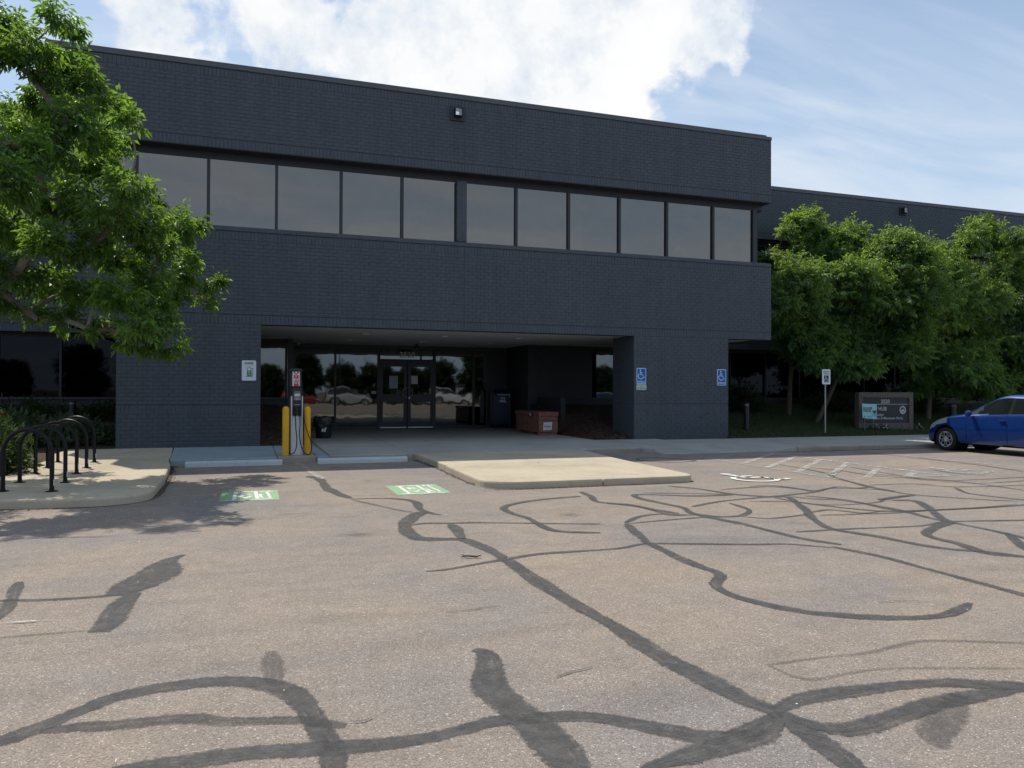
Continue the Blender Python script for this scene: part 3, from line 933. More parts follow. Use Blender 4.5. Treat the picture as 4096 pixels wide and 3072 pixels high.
line((0.84, 15.95), (1.08, 12.85), 0.11, 'worn_white_paint')
line((11.72, 15.30), (11.58, 10.15), 0.10, 'worn_white_paint', ZM + 0.0004)
line((9.42, 15.62), (9.33, 10.3), 0.10, 'faded_white_paint', ZM + 0.0004)
line((9.36, 10.27), (11.56, 10.20), 0.10, 'faded_white_paint')
for k, (a, b) in enumerate((((9.45, 13.99), (11.05, 15.50)), ((9.46, 13.10), (11.66, 15.05)), ((9.42, 12.30), (11.62, 14.18)), ((9.42, 11.45), (11.62, 13.40)),
                            ((9.42, 10.65), (11.60, 12.58)), ((9.97, 10.36), (11.30, 11.48)), ((10.82, 10.30), (11.52, 10.82)))):
    line(a, b, 0.13, 'faded_white_paint' if k < 1 else 'worn_white_paint', ZM + 0.0008 + 0.0002 * k)
line((14.32, 15.3), (14.25, 10.3), 0.10, 'faded_white_paint')
line((-1.5, 5.50), (-1.15, 5.47), 0.018, 'worn_white_paint')


def ev_stencil(x0, x1, y0, y1, k):
    z = ZA + 0.0015
    g = Flat().rect(x0, x1, y0, y1)
    e = tag(flat_build(g.ground(0, 0, z), 'ev_bay_marking', 'green_road_paint', lot),
            'pale green painted square with a white charging pump outline')
    W, H = x1 - x0, y1 - y0
    f = Flat()

    def p(a, b):
        return (x0 + a * W, y0 + b * H)
    f.stroke([p(0.24, 0.10), p(0.25, 0.90)], 0.05)
    f.stroke([p(0.20, 0.92), p(0.60, 0.92)], 0.055)
    f.stroke([p(0.60, 0.90), p(0.63, 0.12)], 0.05)
    f.stroke([p(0.12, 0.07), p(0.88, 0.07)], 0.05)
    f.stroke([p(0.68, 0.58), p(0.70, 0.24), p(0.76, 0.15), p(0.85, 0.17), p(0.84, 0.35), p(0.80, 0.84)], 0.04)
    f.stroke([p(0.71, 0.86), p(0.89, 0.86)], 0.07)
    f.stroke([p(0.75, 0.88), p(0.75, 0.96)], 0.03)
    f.stroke([p(0.84, 0.88), p(0.84, 0.96)], 0.03)
    c = p(0.43, 0.62)
    f.text('E', c[0], c[1], 0.30, bold=0.008)
    c = p(0.43, 0.33)
    f.text('V', c[0], c[1], 0.30, bold=0.008)
    flat_build(f.ground(0, 0, z + 0.0012), 'pump_outline', 'white_road_paint', e)


ev_stencil(-0.42, 0.34, 10.64, 11.66, 0)
ev_stencil(1.92, 2.70, 10.60, 11.66, 1)
for x, y, hh in ((8.06, 10.98, 1.22), (12.62, 10.85, 1.15)):
    f = wheelchair(Flat(), 0, 0, hh)
    flat_build(f.ground(x, y, ZM + 0.0026), 'access_symbol', 'white_road_paint' if x < 10 else 'worn_white_paint', lot)

# pavement slabs -------------------------------------------------------------
walk = struct(MB().box(-1.62, 9.0, 16.3, 27.2, 0.0, 0.118).build('sidewalk', 'kerb_concrete'))


def slab(poly, mat, name='concrete_slab', z1=ZT, z0=0.0, bev=0.012, parent=None):
    return MB().prism(poly, z0, z1).build(name, mat, parent or walk, bevel=bev)


def rect(x0, x1, y0, y1, g=0.004):
    return [(x0 + g, y0 + g), (x1 - g, y0 + g), (x1 - g, y1 - g), (x0 + g, y1 - g)]


def arc(cx, cy, r, a0, a1, n=8):
    return [(cx + r * math.cos(R(a0 + (a1 - a0) * i / n)), cy + r * math.sin(R(a0 + (a1 - a0) * i / n))) for i in range(n + 1)]


# left pad with the rounded kerb corner
slab([(-3.72, 10.86), (-2.2, 10.68)] + arc(-1.86, 11.26, 0.58, -85, 0) + [(-1.30, 12.9), (-1.42, 14.996), (-3.72, 14.996)], 'tan_concrete', bev=0.03)
slab([(-3.72, 15.004), (-1.42, 15.004), (-1.55, 16.1), (-1.60, 17.2), (-3.72, 17.2)], 'tan_concrete')
slab([(-3.72, 17.208), (-1.61, 17.208), (-1.78, 19.395), (-3.95, 19.395), (-3.95, 17.9)], 'tan_concrete')
slab([(-14, 11.05), (-3.88, 10.87), (-3.88, 11.03), (-14, 11.21)], 'kerb_concrete', 'kerb_stone', bev=0.02)
# sealed blue-grey plates beside the charger
slab([(-1.53, 16.03), (0.455, 16.03), (0.455, 19.395), (-1.76, 19.395)], 'sealed_blue_grey_concrete', bev=0.025)
slab([(0.463, 16.93), (1.235, 16.93), (1.235, 19.395), (0.463, 19.395)], 'sealed_blue_grey_concrete')
slab([(1.243, 16.03), (1.50, 16.03), (1.40, 19.395), (1.243, 19.395)], 'sealed_blue_grey_concrete')
# charger kerb block
slab([(0.47, 16.06), (1.235, 16.06), (1.235, 16.92), (0.47, 16.92)], 'kerb_concrete', 'kerb_block', bev=0.012)
# entrance walk
for x0, x1 in ((1.508, 3.25), (3.25, 5.2), (5.2, 7.25), (7.25, 9.04)):
    for y0, y1 in ((16.15, 19.3), (19.3, 22.0), (22.0, 24.6), (24.6, 26.86)):
        if x0 > 7 and y0 < 17:
            y0 = 16.45
        slab(rect(x0, x1, y0, y1), 'grey_concrete')
# peninsula
slab(arc(3.84, 11.27, 0.56, 180, 268) + [(5.146, 10.70), (5.146, 13.596), (3.338, 13.596), (3.30, 12.3)], 'tan_concrete', bev=0.03)
slab([(3.338, 13.604), (5.146, 13.604), (5.146, 16.14), (3.30, 16.14), (3.345, 14.2)], 'tan_concrete', bev=0.02)
slab([(5.154, 10.70)] + arc(6.58, 10.97, 0.26, -90, 0, 6) + [(6.93, 12.5), (6.99, 13.596), (5.154, 13.596)], 'tan_concrete', bev=0.03)
slab([(5.154, 13.604), (6.99, 13.604), (7.02, 14.2), (7.255, 16.14), (5.154, 16.14)], 'tan_concrete', bev=0.02)
# right walk, kerb ramp
slab([(7.30, 16.45), (8.8, 16.42), (9.045, 15.95), (9.045, 19.395), (9.048, 19.395), (9.045, 16.45)][:4] + [(7.30, 19.0)], 'grey_concrete', z1=0.1495)
MB().hexa([(9.05, 15.62, 0.0), (11.95, 15.62, 0.0), (11.95, 17.2, 0.0), (9.05, 17.2, 0.0),
           (9.05, 15.62, 0.055), (11.95, 15.62, 0.055), (11.95, 17.2, ZT), (9.05, 17.2, ZT)]).build('ramp_slab', 'grey_concrete', walk, bevel=0.006)
MB().hexa([(11.958, 15.62, 0.0), (12.75, 15.52, 0.0), (12.75, 17.2, 0.0), (11.958, 17.2, 0.0),
           (11.958, 15.62, 0.055), (12.75, 15.52, ZT), (12.75, 17.2, ZT), (11.958, 17.2, ZT)]).build('ramp_slab', 'grey_concrete', walk, bevel=0.006)
slab(rect(9.05, 11.0, 17.2, 19.35), 'grey_concrete')
slab(rect(11.0, 12.75, 17.2, 18.95), 'grey_concrete')
xs = [12.75, 14.65, 16.5, 18.3, 20.1, 22, 24, 26, 28, 30, 33, 36, 40]
for a, b in zip(xs[:-1], xs[1:]):
    slab(rect(a, b, 15.62, 18.92), 'grey_concrete')
xs = [12.75, 15.3, 18.3, 21.3, 24.3, 28, 34, 40]
for a, b in zip(xs[:-1], xs[1:]):
    slab(rect(a, b, 15.47, 15.62), 'kerb_concrete', 'kerb_stone', z1=ZT + 0.002, bev=0.02)

# wheel stops
for k, (x0, x1, lb) in enumerate(((-1.21, 0.54, 'concrete wheel stop left of the charger, by the bike racks'),
                                  (1.21, 3.0, 'concrete wheel stop right of the charger, by the raised island'))):
    t = thing('wheel_stop', lb, 'wheel stop', ((x0 + x1) / 2, 15.5, ZA), 'wheel stops in the charging bays')
    prof = [(15.42, ZA), (15.435, ZA + 0.085), (15.475, ZA + 0.115), (15.545, ZA + 0.115), (15.585, ZA + 0.085), (15.595, ZA)]
    MB().prism(prof, x0, x1, 'x').build('block', 'stop_concrete', t, bevel=0.012)
    for xx in (x0 + 0.35, x1 - 0.35):
        MB().lathe([(0.0, ZA + 0.112), (0.018, ZA + 0.112), (0.018, ZA + 0.121), (0.004, ZA + 0.122)], (xx, 15.51, 0), 10).build('anchor_pin', 'steel', t)

# beds and berms -------------------------------------------------------------


def sstep(t):
    t = min(1.0, max(0.0, t))
    return t * t * (3 - 2 * t)


def berm(x, y, y0=19.3):
    return 0.125 + 0.93 * min(1.0, max(0.0, (y - y0) / (24.4 - y0))) ** 1.1


def terrain(name, x0, x1, y0, y1, nx, ny, fn, mat):
    vs, fs = [], []
    for j in range(ny + 1):
        for i in range(nx + 1):
            x = x0 + (x1 - x0) * i / nx
            y = y0 + (y1 - y0) * j / ny
            vs.append((x, y, fn(x, y)))
    for j in range(ny):
        for i in range(nx):
            a = j * (nx + 1) + i
            fs.append((a, a + 1, a + nx + 2, a + nx + 1))
    return struct(MB().add(vs, fs).build(name, mat, smooth=True))


def wob(x, y):
    return 0.02 * math.sin(3.1 * x + 1.3 * y) + 0.015 * math.sin(7.7 * x - 5.1 * y) + 0.01 * math.sin(13 * y + 2 * x)


terrain('left_planting_bed', -30, -3.735, 11.1, 19.41, 60, 30, lambda x, y: 0.13 + 0.5 * wob(x, y), 'mulch')
terrain('left_berm', -30, 0.13, 19.41, 24.56, 90, 24, lambda x, y: berm(x, y) + 0.6 * wob(x, y), 'mulch')
terrain('entry_left_berm', 0.14, 1.40, 19.41, 24.56, 12, 28,
        lambda x, y: 0.12 + (berm(x, y) - 0.12) * sstep((1.42 - x) / 0.75) + 0.6 * wob(x, y), 'mulch')
terrain('entry_right_berm', 9.06, 13.4, 19.41, 24.56, 36, 28,
        lambda x, y: 0.12 + (berm(x, y) - 0.12) * sstep((x - 9.02) / (0.9 if y < 22.4 else 0.02)) + 0.6 * wob(x, y), 'mulch')


def lawn_z(x, y):
    return berm(x, y, 19.0) + 0.5 * wob(x, y)


terrain('lawn', 13.41, 46, 18.93, 24.56, 110, 24, lawn_z, 'lawn_soil')


def blades(name, n, region, zf, h, wd, mat, label, cat, lean=0.35):
    x0, x1, y0, y1 = region
    x = RNG.uniform(x0, x1, n)
    y = RNG.uniform(y0, y1, n)
    z = np.array([zf(a, b) for a, b in zip(x, y)]) - 0.01
    hh = RNG.uniform(0.5, 1.2, n) * h
    q = RNG.uniform(0, 2 * np.pi, n)
    lx, ly = RNG.normal(0, lean, n) * hh, RNG.normal(0, lean, n) * hh
    dx, dy = np.cos(q) * wd, np.sin(q) * wd
    V = np.empty((n, 3, 3))
    V[:, 0] = np.stack([x - dx, y - dy, z], 1)
    V[:, 1] = np.stack([x + dx, y + dy, z], 1)
    V[:, 2] = np.stack([x + lx, y + ly, z + hh], 1)
    o = fpoly_np(name, V.reshape(-1, 3), np.arange(3 * n).reshape(-1, 3), mat, tint=np.repeat(RNG.random(n), 3))
    return tag(o, label, cat, kind='stuff')


blades('grass', 42000, (13.5, 33, 18.98, 24.4), lawn_z, 0.085, 0.007, 'grass_blade', 'short green grass on the shaded bank below the right-hand trees', 'grass')


def chips(name, n, pts_fn, size, mat, label, cat):
    V = np.empty((n, 4, 3))
    for i in range(n):
        x, y, z = pts_fn()
        q = random.random() * 6.28
        L, W = size * random.uniform(0.5, 1.5), size * random.uniform(0.15, 0.45)
        tl = random.uniform(-0.35, 0.35)
        c, s = math.cos(q), math.sin(q)
        for k, (a, b) in enumerate(((-L, -W), (L, -W), (L, W), (-L, W))):
            V[i, k] = (x + a * c - b * s, y + a * s + b * c, z + 0.008 + a * tl + b * 0.3)
    o = fpoly_np(name, V.reshape(-1, 3), np.arange(4 * n).reshape(-1, 4), mat, tint=np.repeat(RNG.random(n), 4))
    return tag(o, label, cat, kind='stuff')


def p_entry_r():
    x, y = random.uniform(9.1, 10.9), random.uniform(19.45, 24.4)
    return x, y, 0.12 + (berm(x, y) - 0.12) * sstep((x - 9.02) / (0.9 if y < 22.4 else 0.02)) + 0.6 * wob(x, y)


def p_entry_l():
    x, y = random.uniform(0.18, 1.38), random.uniform(19.45, 24.4)
    return x, y, 0.12 + (berm(x, y) - 0.12) * sstep((1.42 - x) / 0.75) + 0.6 * wob(x, y)


def p_left():
    x, y = random.uniform(-8, -2.9), random.uniform(19.45, 24.4)
    return x, y, berm(x, y) + 0.6 * wob(x, y)


chips('bark_mulch', 2600, p_entry_r, 0.035, 'mulch_chip', 'brown bark mulch on the mound beside the crate', 'mulch')
chips('bark_mulch', 1200, p_entry_l, 0.035, 'mulch_chip', 'brown bark mulch between the left pillar and the entrance', 'mulch')
chips('bark_mulch', 2400, p_left, 0.035, 'mulch_chip', 'brown bark mulch on the bank behind the bike racks', 'mulch')


def p_edge(segs):
    def fn():
        (a, b, sp) = random.choice(segs)
        t = random.random()
        return (a[0] + (b[0] - a[0]) * t + random.gauss(0, sp), a[1] + (b[1] - a[1]) * t - abs(random.gauss(0, sp)), ZA + 0.004)
    return fn


chips('leaf_litter', 1700, p_edge([((-3.9, 10.80), (-2.3, 10.62), 0.06), ((-1.26, 11.6), (-1.3, 14.5), 0.05), ((-1.36, 14.5), (-1.45, 15.8), 0.05),
                                  ((3.26, 11.4), (3.28, 15.9), 0.05), ((3.4, 10.66), (6.6, 10.66), 0.03), ((12.8, 15.44), (16.3, 15.44), 0.04),
                                  ((1.3, 16.0), (3.2, 16.05), 0.04)]), 0.014, 'dry_leaf',
      'dry leaf crumbs swept against the kerbs', 'litter')
chips('pale_grit', 240, lambda: (random.uniform(-3, 9), random.uniform(2.6, 11), ZA + 0.006), 0.006, 'logo_white',
      'pale stone grit scattered over the asphalt', 'grit')
tw = MB()
tw.tube([(1.72, 6.42, ZA + 0.012), (1.78, 6.41, ZA + 0.022), (1.85, 6.39, ZA + 0.014), (1.90, 6.40, ZA + 0.02)], [0.004, 0.008, 0.009, 0.003], 5)
tw.tube([(1.80, 6.41, ZA + 0.02), (1.76, 6.45, ZA + 0.016), (1.73, 6.45, ZA + 0.03)], [0.007, 0.006, 0.002], 5)
tw.tube([(1.86, 6.39, ZA + 0.016), (1.88, 6.36, ZA + 0.03)], [0.006, 0.002], 5)
tag(tw.build('twig', 'bark', smooth=True), 'small dark broken twig lying on the open asphalt', 'twig')

# ------------------------------------------------------------------ the office building
X0, X1 = -4.46, 14.97           # main block
ROOF = 9.36
bld = thing('office_building', 'dark charcoal painted brick two-storey office building with a ribbon of mirrored windows', 'building', (5.25, YF, ZT))
BR_L, BR_H, JT = 0.222, 0.0895, 0.0075
BRICKS = []       # (wall, centre, u-vector, width, height)


def course_fill(wall, O, u, x0, x1, z0, z1, soldier=False):
    """bricks on a plane through O with horizontal direction u (unit), x measured along u"""
    if soldier:
        n = max(1, round((x1 - x0) / 0.0895))
        w_ = (x1 - x0) / n
        for i in range(n):
            BRICKS.append((wall, O, u, x0 + (i + 0.5) * w_, (z0 + z1) / 2, w_ - JT, z1 - z0 - JT))
        return
    nz = max(1, round((z1 - z0) / BR_H))
    h = (z1 - z0) / nz
    for j in range(nz):
        x = x0 - (BR_L / 2 if j % 2 else 0)
        zc = z0 + (j + 0.5) * h
        while x < x1 - 0.02:
            a, b = max(x, x0), min(x + BR_L, x1)
            if b - a > 0.04:
                BRICKS.append((wall, O, u, (a + b) / 2, zc, b - a - JT, h - JT))
            x += BR_L


def wall_part(x0, x1, y0, y1, z0, z1, name='brick_wall'):
    return MB().box(x0, x1, y0, y1, z0, z1).build(name, 'joint_paint', bld)


DEP = 0.004
EX = (1, 0, 0)
# upper band
wu = wall_part(X0, X1, YF + DEP, YF + 0.36, 7.31, 9.215)
O = (0, YF, 0)
JX = 5.26                                   # movement joint
for a, b in ((X0, JX - 0.006), (JX + 0.006, X1)):
    course_fill(wu, O, EX, a, b, 7.31, 7.525, True)
    course_fill(wu, O, EX, a, b, 7.545, 9.0)
    course_fill(wu, O, EX, a, b, 9.0, 9.202, True)
# lower band
wl = wall_part(X0, X1, YF + DEP, YF + 0.36, 3.10, 5.325)
for a, b in ((X0, JX - 0.006), (JX + 0.006, X1)):
    course_fill(wl, O, EX, a, b, 3.10, 3.316, True)
    course_fill(wl, O, EX, a, b, 3.335, 5.12)
    course_fill(wl, O, EX, a, b, 5.12, 5.317, True)
# pillars
for a, b, dep in ((-2.99, 0.16, 21.4), (10.29, 13.45, 20.75)):
    wp = wall_part(a + DEP, b - DEP, YF + DEP, dep, 0.1, 3.098, 'brick_pillar')
    course_fill(wp, O, EX, a, b, 1.165, 3.098)
    course_fill(wp, (0, YF + 0.0025, 0), EX, a + 0.012, b - 0.012, 0.93, 1.145, True)
    course_fill(wp, O, EX, a, b, 0.12, 0.93)
    # the side that faces the camera's left
    Os, us = (a, 0, 0), (0, -1, 0)
    course_fill(wp, Os, us, -dep, -YF - DEP, 1.165, 3.098)
    course_fill(wp, Os, us, -dep, -YF - DEP, 0.12, 1.145)
    Os, us = (b, 0, 0), (0, 1, 0)
    course_fill(wp, Os, us, YF + DEP, dep, 0.12, 3.098)
for z in (7.527, 9.203, 5.318, 3.317):  # dark strips here and below stand for shade in grooves not cut
    MB().box(X0 + 0.002, X1 - 0.002, YF + 0.0022, YF + DEP + 0.02, z, z + 0.016).build('groove_shade_strip', 'dark_fascia', bld)
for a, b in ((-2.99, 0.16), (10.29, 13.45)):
    MB().box(a + 0.004, b - 0.004, YF + 0.0022, YF + DEP + 0.02, 1.147, 1.163).build('groove_shade_strip', 'dark_fascia', bld)
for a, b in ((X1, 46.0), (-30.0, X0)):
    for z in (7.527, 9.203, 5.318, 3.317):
        MB().box(a, b, YW + 0.0022, YW + DEP + 0.02, z, z + 0.016).build('groove_shade_strip', 'dark_fascia', bld)
# wings
for a, b, c in ((X1, 46.0, 1), (-30.0, X0, -1)):
    ww = wall_part(a, b, YW + DEP, YW + 0.36, 7.31, 9.215)
    vis = (15.0, 36.0) if c > 0 else (-9.0, X0)
    course_fill(ww, (0, YW, 0), EX, vis[0], vis[1], 7.31, 7.525, True)
    course_fill(ww, (0, YW, 0), EX, vis[0], vis[1], 7.545, 9.0)
    course_fill(ww, (0, YW, 0), EX, vis[0], vis[1], 9.0, 9.202, True)
    ww2 = wall_part(a, b, YW + DEP, YW + 0.36, 3.10, 5.325)
    course_fill(ww2, (0, YW, 0), EX, vis[0], vis[1], 3.10, 3.316, True)
    course_fill(ww2, (0, YW, 0), EX, vis[0], vis[1], 3.335, 5.12)
    course_fill(ww2, (0, YW, 0), EX, vis[0], vis[1], 5.12, 5.317, True)
    MB().box(a, b, YW - 0.02, YW + 0.42, 9.22, ROOF).build('coping', 'coping_metal', bld, bevel=0.008)
    MB().box(a, b, YW - 0.012, YW + 0.62, 5.333, 5.50).build('window_sill', 'painted_brick', bld, bevel=0.006)
    MB().box(a, b, YW + 0.37, 44.0, 8.9, 9.0).build('roof', 'roof_gravel', bld)
    # side/back mass of the wing
    MB().box(a, b, YW + 0.62, 44.0, 3.2, 5.32).build('floor_slab', 'dark_fascia', bld)
    MB().box(a, b, YW + 0.62, YW + 0.8, 5.5, 7.28).build('window_backing', 'dark_fascia', bld)
    MB().box(a, b, YW + 0.37, YW + 0.60, 7.10, 7.30).build('window_head', 'dark_frame', bld)
    # first-floor panes of the wing
    n = int((b - a) / 1.58)
    for i in range(n):
        xa = a + (b - a) * i / n
        xb = a + (b - a) * (i + 1) / n
        if (c > 0 and xa > 34) or (c < 0 and xb < -12):
            continue
        MB().box(xa + 0.03, xb - 0.03, YW + 0.42, YW + 0.44, 5.50, 7.12).build('window_pane', 'upper_glass', bld)
        MB().box(xb - 0.035, xb + 0.035, YW + 0.36, YW + 0.43, 5.50, 7.12).build('mullion', 'dark_frame', bld)
# returns of the main block (brick faces, seen from aside)
for x, s in ((X0, -1), (X1, 1)):
    for z0, z1 in ((7.31, 9.215), (3.10, 5.325)):
        xa, xb = (x + 0.001, x + 0.3) if s < 0 else (x - 0.3, x - 0.001)
        ws = wall_part(xa, xb, YF + 0.36, YW + 0.1, z0, z1)
        if s < 0:
            course_fill(ws, (x - 0.009, 0, 0), (0, -1, 0), -YW, -YF, z0, z1)
        else:
            course_fill(ws, (x + 0.009, 0, 0), (0, 1, 0), YF, YW, z0, z1)
    MB().box(x - 0.02 if s < 0 else x - 0.4, x + 0.4 if s < 0 else x + 0.02, YF + 0.43, YW + 0.3, 9.222, 9.355).build('coping', 'coping_metal', bld)

# brickwork: the three hundred nearest bricks singly, the rest as one part
cam_p = np.array([0, 0, CAM_H])


def brick_geo(b, rnd):
    wall, O_, u, xc, zc, wd, h = b
    O_ = np.array(O_, float)
    u = np.array(u, float)
    nrm = np.array([u[1], -u[0], 0.0])              # outward
    c = O_ + u * xc + np.array([0, 0, zc])
    out_ = nrm * rnd
    du, dv = u * wd / 2, np.array([0, 0, h / 2])
    back = nrm * (-DEP - 0.006)
    e = 0.0022
    f_ = [c + out_ + sx * (du - u * e) + sy * (dv - np.array([0, 0, e])) for sx, sy in ((-1, -1), (1, -1), (1, 1), (-1, 1))]
    g = [c + back + sx * du + sy * dv for sx, sy in ((-1, -1), (1, -1), (1, 1), (-1, 1))]
    return f_ + g


FQ = [(0, 1, 2, 3), (4, 5, 1, 0), (5, 6, 2, 1), (6, 7, 3, 2), (7, 4, 0, 3)]


def bdist(b):
    c = np.array(b[1], float) + np.array(b[2], float) * b[3] + np.array([0, 0, b[4]])
    pen = 0 if (b[2] == EX and c[0] > -2.45 and c[2] < 3.1 and abs(c[1] - YF) < 0.02 and c[0] < 0.2) else 50
    return float(np.linalg.norm(c - cam_p)) + pen


order = sorted(range(len(BRICKS)), key=lambda i: bdist(BRICKS[i]))
single = set(order[:300])
shared = {}
for i in order[:300]:
    wall, O_, u, xc, zc, wd, h = BRICKS[i]
    key = (round(wd, 3), round(h, 3))
    if key not in shared:
        pts = brick_geo((wall, (0, 0, 0), EX, 0, 0, wd, h), 0.0)
        me = bpy.data.meshes.new('brick')
        me.from_pydata([tuple(p) for p in pts], [], FQ)
        me.materials.append(MATS['painted_brick'])
        shared[key] = me
    o = bpy.data.objects.new('brick', shared[key])
    COL.objects.link(o)
    o.location = (xc, O_[1] - random.uniform(0, 0.0025), zc)
    o.parent = wall
Vb, Fb = [], []
for i, b in enumerate(BRICKS):
    if i in single:
        continue
    k = len(Vb)
    Vb.extend(brick_geo(b, random.uniform(0, 0.0025)))
    Fb.extend([tuple(k + a for a in q) for q in FQ])
tag(fpoly_np('brickwork', np.array(Vb), np.array(Fb), 'painted_brick', bld), kind='stuff')

# coping of the main block: two steps, the upper strip stops short of the corner
MB().box(X0 - 0.02, X1 + 0.02, YF - 0.02, YF + 0.42, 9.222, 9.325).build('coping', 'coping_metal', bld, bevel=0.008)
MB().box(X0 - 0.01, X1 - 0.17, YF - 0.012, YF + 0.40, 9.325, ROOF).build('coping_strip', 'coping_metal', bld, bevel=0.005)
MB().box(X0 + 0.35, X1 - 0.35, YF + 0.37, 44.0, 8.92, 9.02).build('roof', 'roof_gravel', bld)
MB().box(X0 + 0.36, X1 - 0.36, YF + 0.37, 44.0, 7.33, 7.5).build('ceiling_slab', 'dark_fascia', bld)
MB().box(X0 + 0.3, X1 - 0.3, YF + 0.37, 44.0, 3.25, 5.32).build('floor_slab', 'dark_fascia', bld)
# soffits
MB().box(X0 + 0.01, X1 - 0.01, YF + 0.37, YG + 0.0, 3.115, 3.2).build('soffit', 'soffit_plaster', bld)
MB().box(1.16, 9.3, YG + 0.002, YE + 0.3, 3.114, 3.2).build('soffit', 'soffit_plaster', bld)
MB().box(X0 + 0.01, X1 - 0.01, YF + 0.361, YF + 0.367, 3.10, 3.2).build('drip_edge', 'dark_frame', bld)
# ribbon window of the main block
MB().box(X0 - 0.005, X1 + 0.005, YF - 0.015, YF + 0.45, 5.335, 5.43).build('window_sill', 'painted_brick', bld, bevel=0.006)
MB().hexa([(X0 + 0.02, YF + 0.01, 5.431), (X1 - 0.02, YF + 0.01, 5.431), (X1 - 0.02, YF + 0.45, 5.431), (X0 + 0.02, YF + 0.45, 5.431),
           (X0 + 0.02, YF + 0.01, 5.445), (X1 - 0.02, YF + 0.01, 5.445), (X1 - 0.02, YF + 0.45, 5.52), (X0 + 0.02, YF + 0.45, 5.52)]).build('sloped_sill', 'painted_brick', bld)
MB().box(X0 + 0.05, X1 - 0.05, YF + 0.361, YF + 0.62, 7.125, 7.309).build('window_head', 'dark_fascia', bld)
MB().box(X0 + 0.001, X1 - 0.001, YF + 0.01, YF + 0.36, 7.297, 7.309).build('head_soffit', 'dark_frame', bld)
MB().box(X0 + 0.3, X1 - 0.3, YF + 0.45, YF + 0.60, 5.525, 7.12).build('window_backing', 'dark_fascia', bld)
MX = [-4.1, -2.65, -1.07, 0.51, 2.09, 3.66, 5.25, 6.83, 8.40, 9.99, 11.55, 13.14, 14.63]
for a, b in zip(MX[:-1], MX[1:]):
    jj = [random.uniform(-0.003, 0.003) for _ in range(4)]
    MB().hexa([(a + 0.02, YF + 0.384 + jj[0], 5.52), (b - 0.02, YF + 0.384 + jj[1], 5.52), (b - 0.02, YF + 0.40, 5.52), (a + 0.02, YF + 0.40, 5.52),
               (a + 0.02, YF + 0.384 + jj[2], 7.128), (b - 0.02, YF + 0.384 + jj[3], 7.128), (b - 0.02, YF + 0.40, 7.128), (a + 0.02, YF + 0.40, 7.128)]).build('window_pane', 'upper_glass', bld)
for i, x in enumerate(MX):
    hw = 0.035 if i not in (0, 6, 12) else (0.135 if i == 6 else 0.075)
    MB().box(x - hw, x + hw, YF + (0.31 if i != 6 else 0.22), YF + 0.379, 5.50, 7.13).build('mullion', 'dark_frame' if i != 6 else 'painted_brick', bld, bevel=0.004)
for x, s in ((X0, 1), (X1, -1)):           # short returns at the ribbon's ends
    MB().box(min(x + s * 0.30, x + s * 0.36), max(x + s * 0.30, x + s * 0.36), YF + 0.40, YW + 0.4, 5.5, 7.3).build('end_pane', 'upper_glass', bld)
    MB().box(min(x + s * 0.02, x + s * 0.36), max(x + s * 0.02, x + s * 0.36), YF + 0.40, YW + 0.4, 5.34, 5.5).build('end_sill', 'painted_brick', bld)

# ground floor: base wall, sill and darkened glazing of the wings, entrance bay
for a, b in ((-30.0, 1.0), (9.3, 46.0)):
    MB().box(a, b, YG + 0.03, YG + 0.4, 0.0, 1.22).build('base_wall', 'dark_fascia', bld)
    MB().box(a, b, YG - 0.05, YG + 0.4, 1.222, 1.285).build('ground_sill', 'dark_frame', bld, bevel=0.005)
    MB().box(a, b, YG + 0.14, YG + 0.4, 3.0, 3.113).build('glazing_head', 'dark_fascia', bld)
MB().box(-30, X0 + 0.02, YW + 0.362, YG + 0.4, 3.116, 3.2).build('soffit', 'soffit_plaster', bld)
MB().box(X1 - 0.02, 46, YW + 0.362, YG + 0.4, 3.116, 3.2).build('soffit', 'soffit_plaster', bld)
for a, b in ((-30.0, 0.96),):
    n = 20
    for i in range(n):
        xa, xb = a + (b - a) * i / n, a + (b - a) * (i + 1) / n
        if xb < -12:
            continue
        MB().box(xa + 0.025, xb - 0.025, YG + 0.16, YG + 0.18, 1.287, 3.0).build('window_pane', 'dim_glass' if xb < -1 else 'entrance_glass', bld)
        MB().box(xb - 0.03, xb + 0.03, YG + 0.08, YG + 0.155, 1.287, 3.0).build('mullion', 'dark_fascia', bld)
MB().box(-30, 0.95, YG + 0.2, YG + 0.4, 1.287, 3.0).build('glazing_backing', 'dark_fascia', bld)
MB().box(9.3, 11.40, YG + 0.02, YG + 0.3, 1.287, 3.0).build('dark_wall', 'dark_fascia', bld)
MB().box(11.44, 12.26, YG + 0.1, YG + 0.12, 1.287, 3.0).build('window_pane', 'entrance_glass', bld)
MB().box(11.40, 12.3, YG + 0.14, YG + 0.3, 1.287, 3.0).build('glazing_backing', 'dark_fascia', bld)
MB().box(12.3, 14.0, YG + 0.02, YG + 0.3, 1.287, 3.0).build('dark_wall', 'dark_fascia', bld)
n = 20
for i in range(n):
    xa, xb = 14.0 + 32 * i / n, 14.0 + 32 * (i + 1) / n
    if xa > 36:
        continue
    MB().box(xa + 0.025, xb - 0.025, YG + 0.16, YG + 0.18, 1.287, 3.0).build('window_pane', 'dim_glass', bld)
    MB().box(xb - 0.03, xb + 0.03, YG + 0.08, YG + 0.155, 1.287, 3.0).build('mullion', 'dark_fascia', bld)
MB().box(14.0, 46, YG + 0.2, YG + 0.4, 1.287, 3.0).build('glazing_backing', 'dark_fascia', bld)

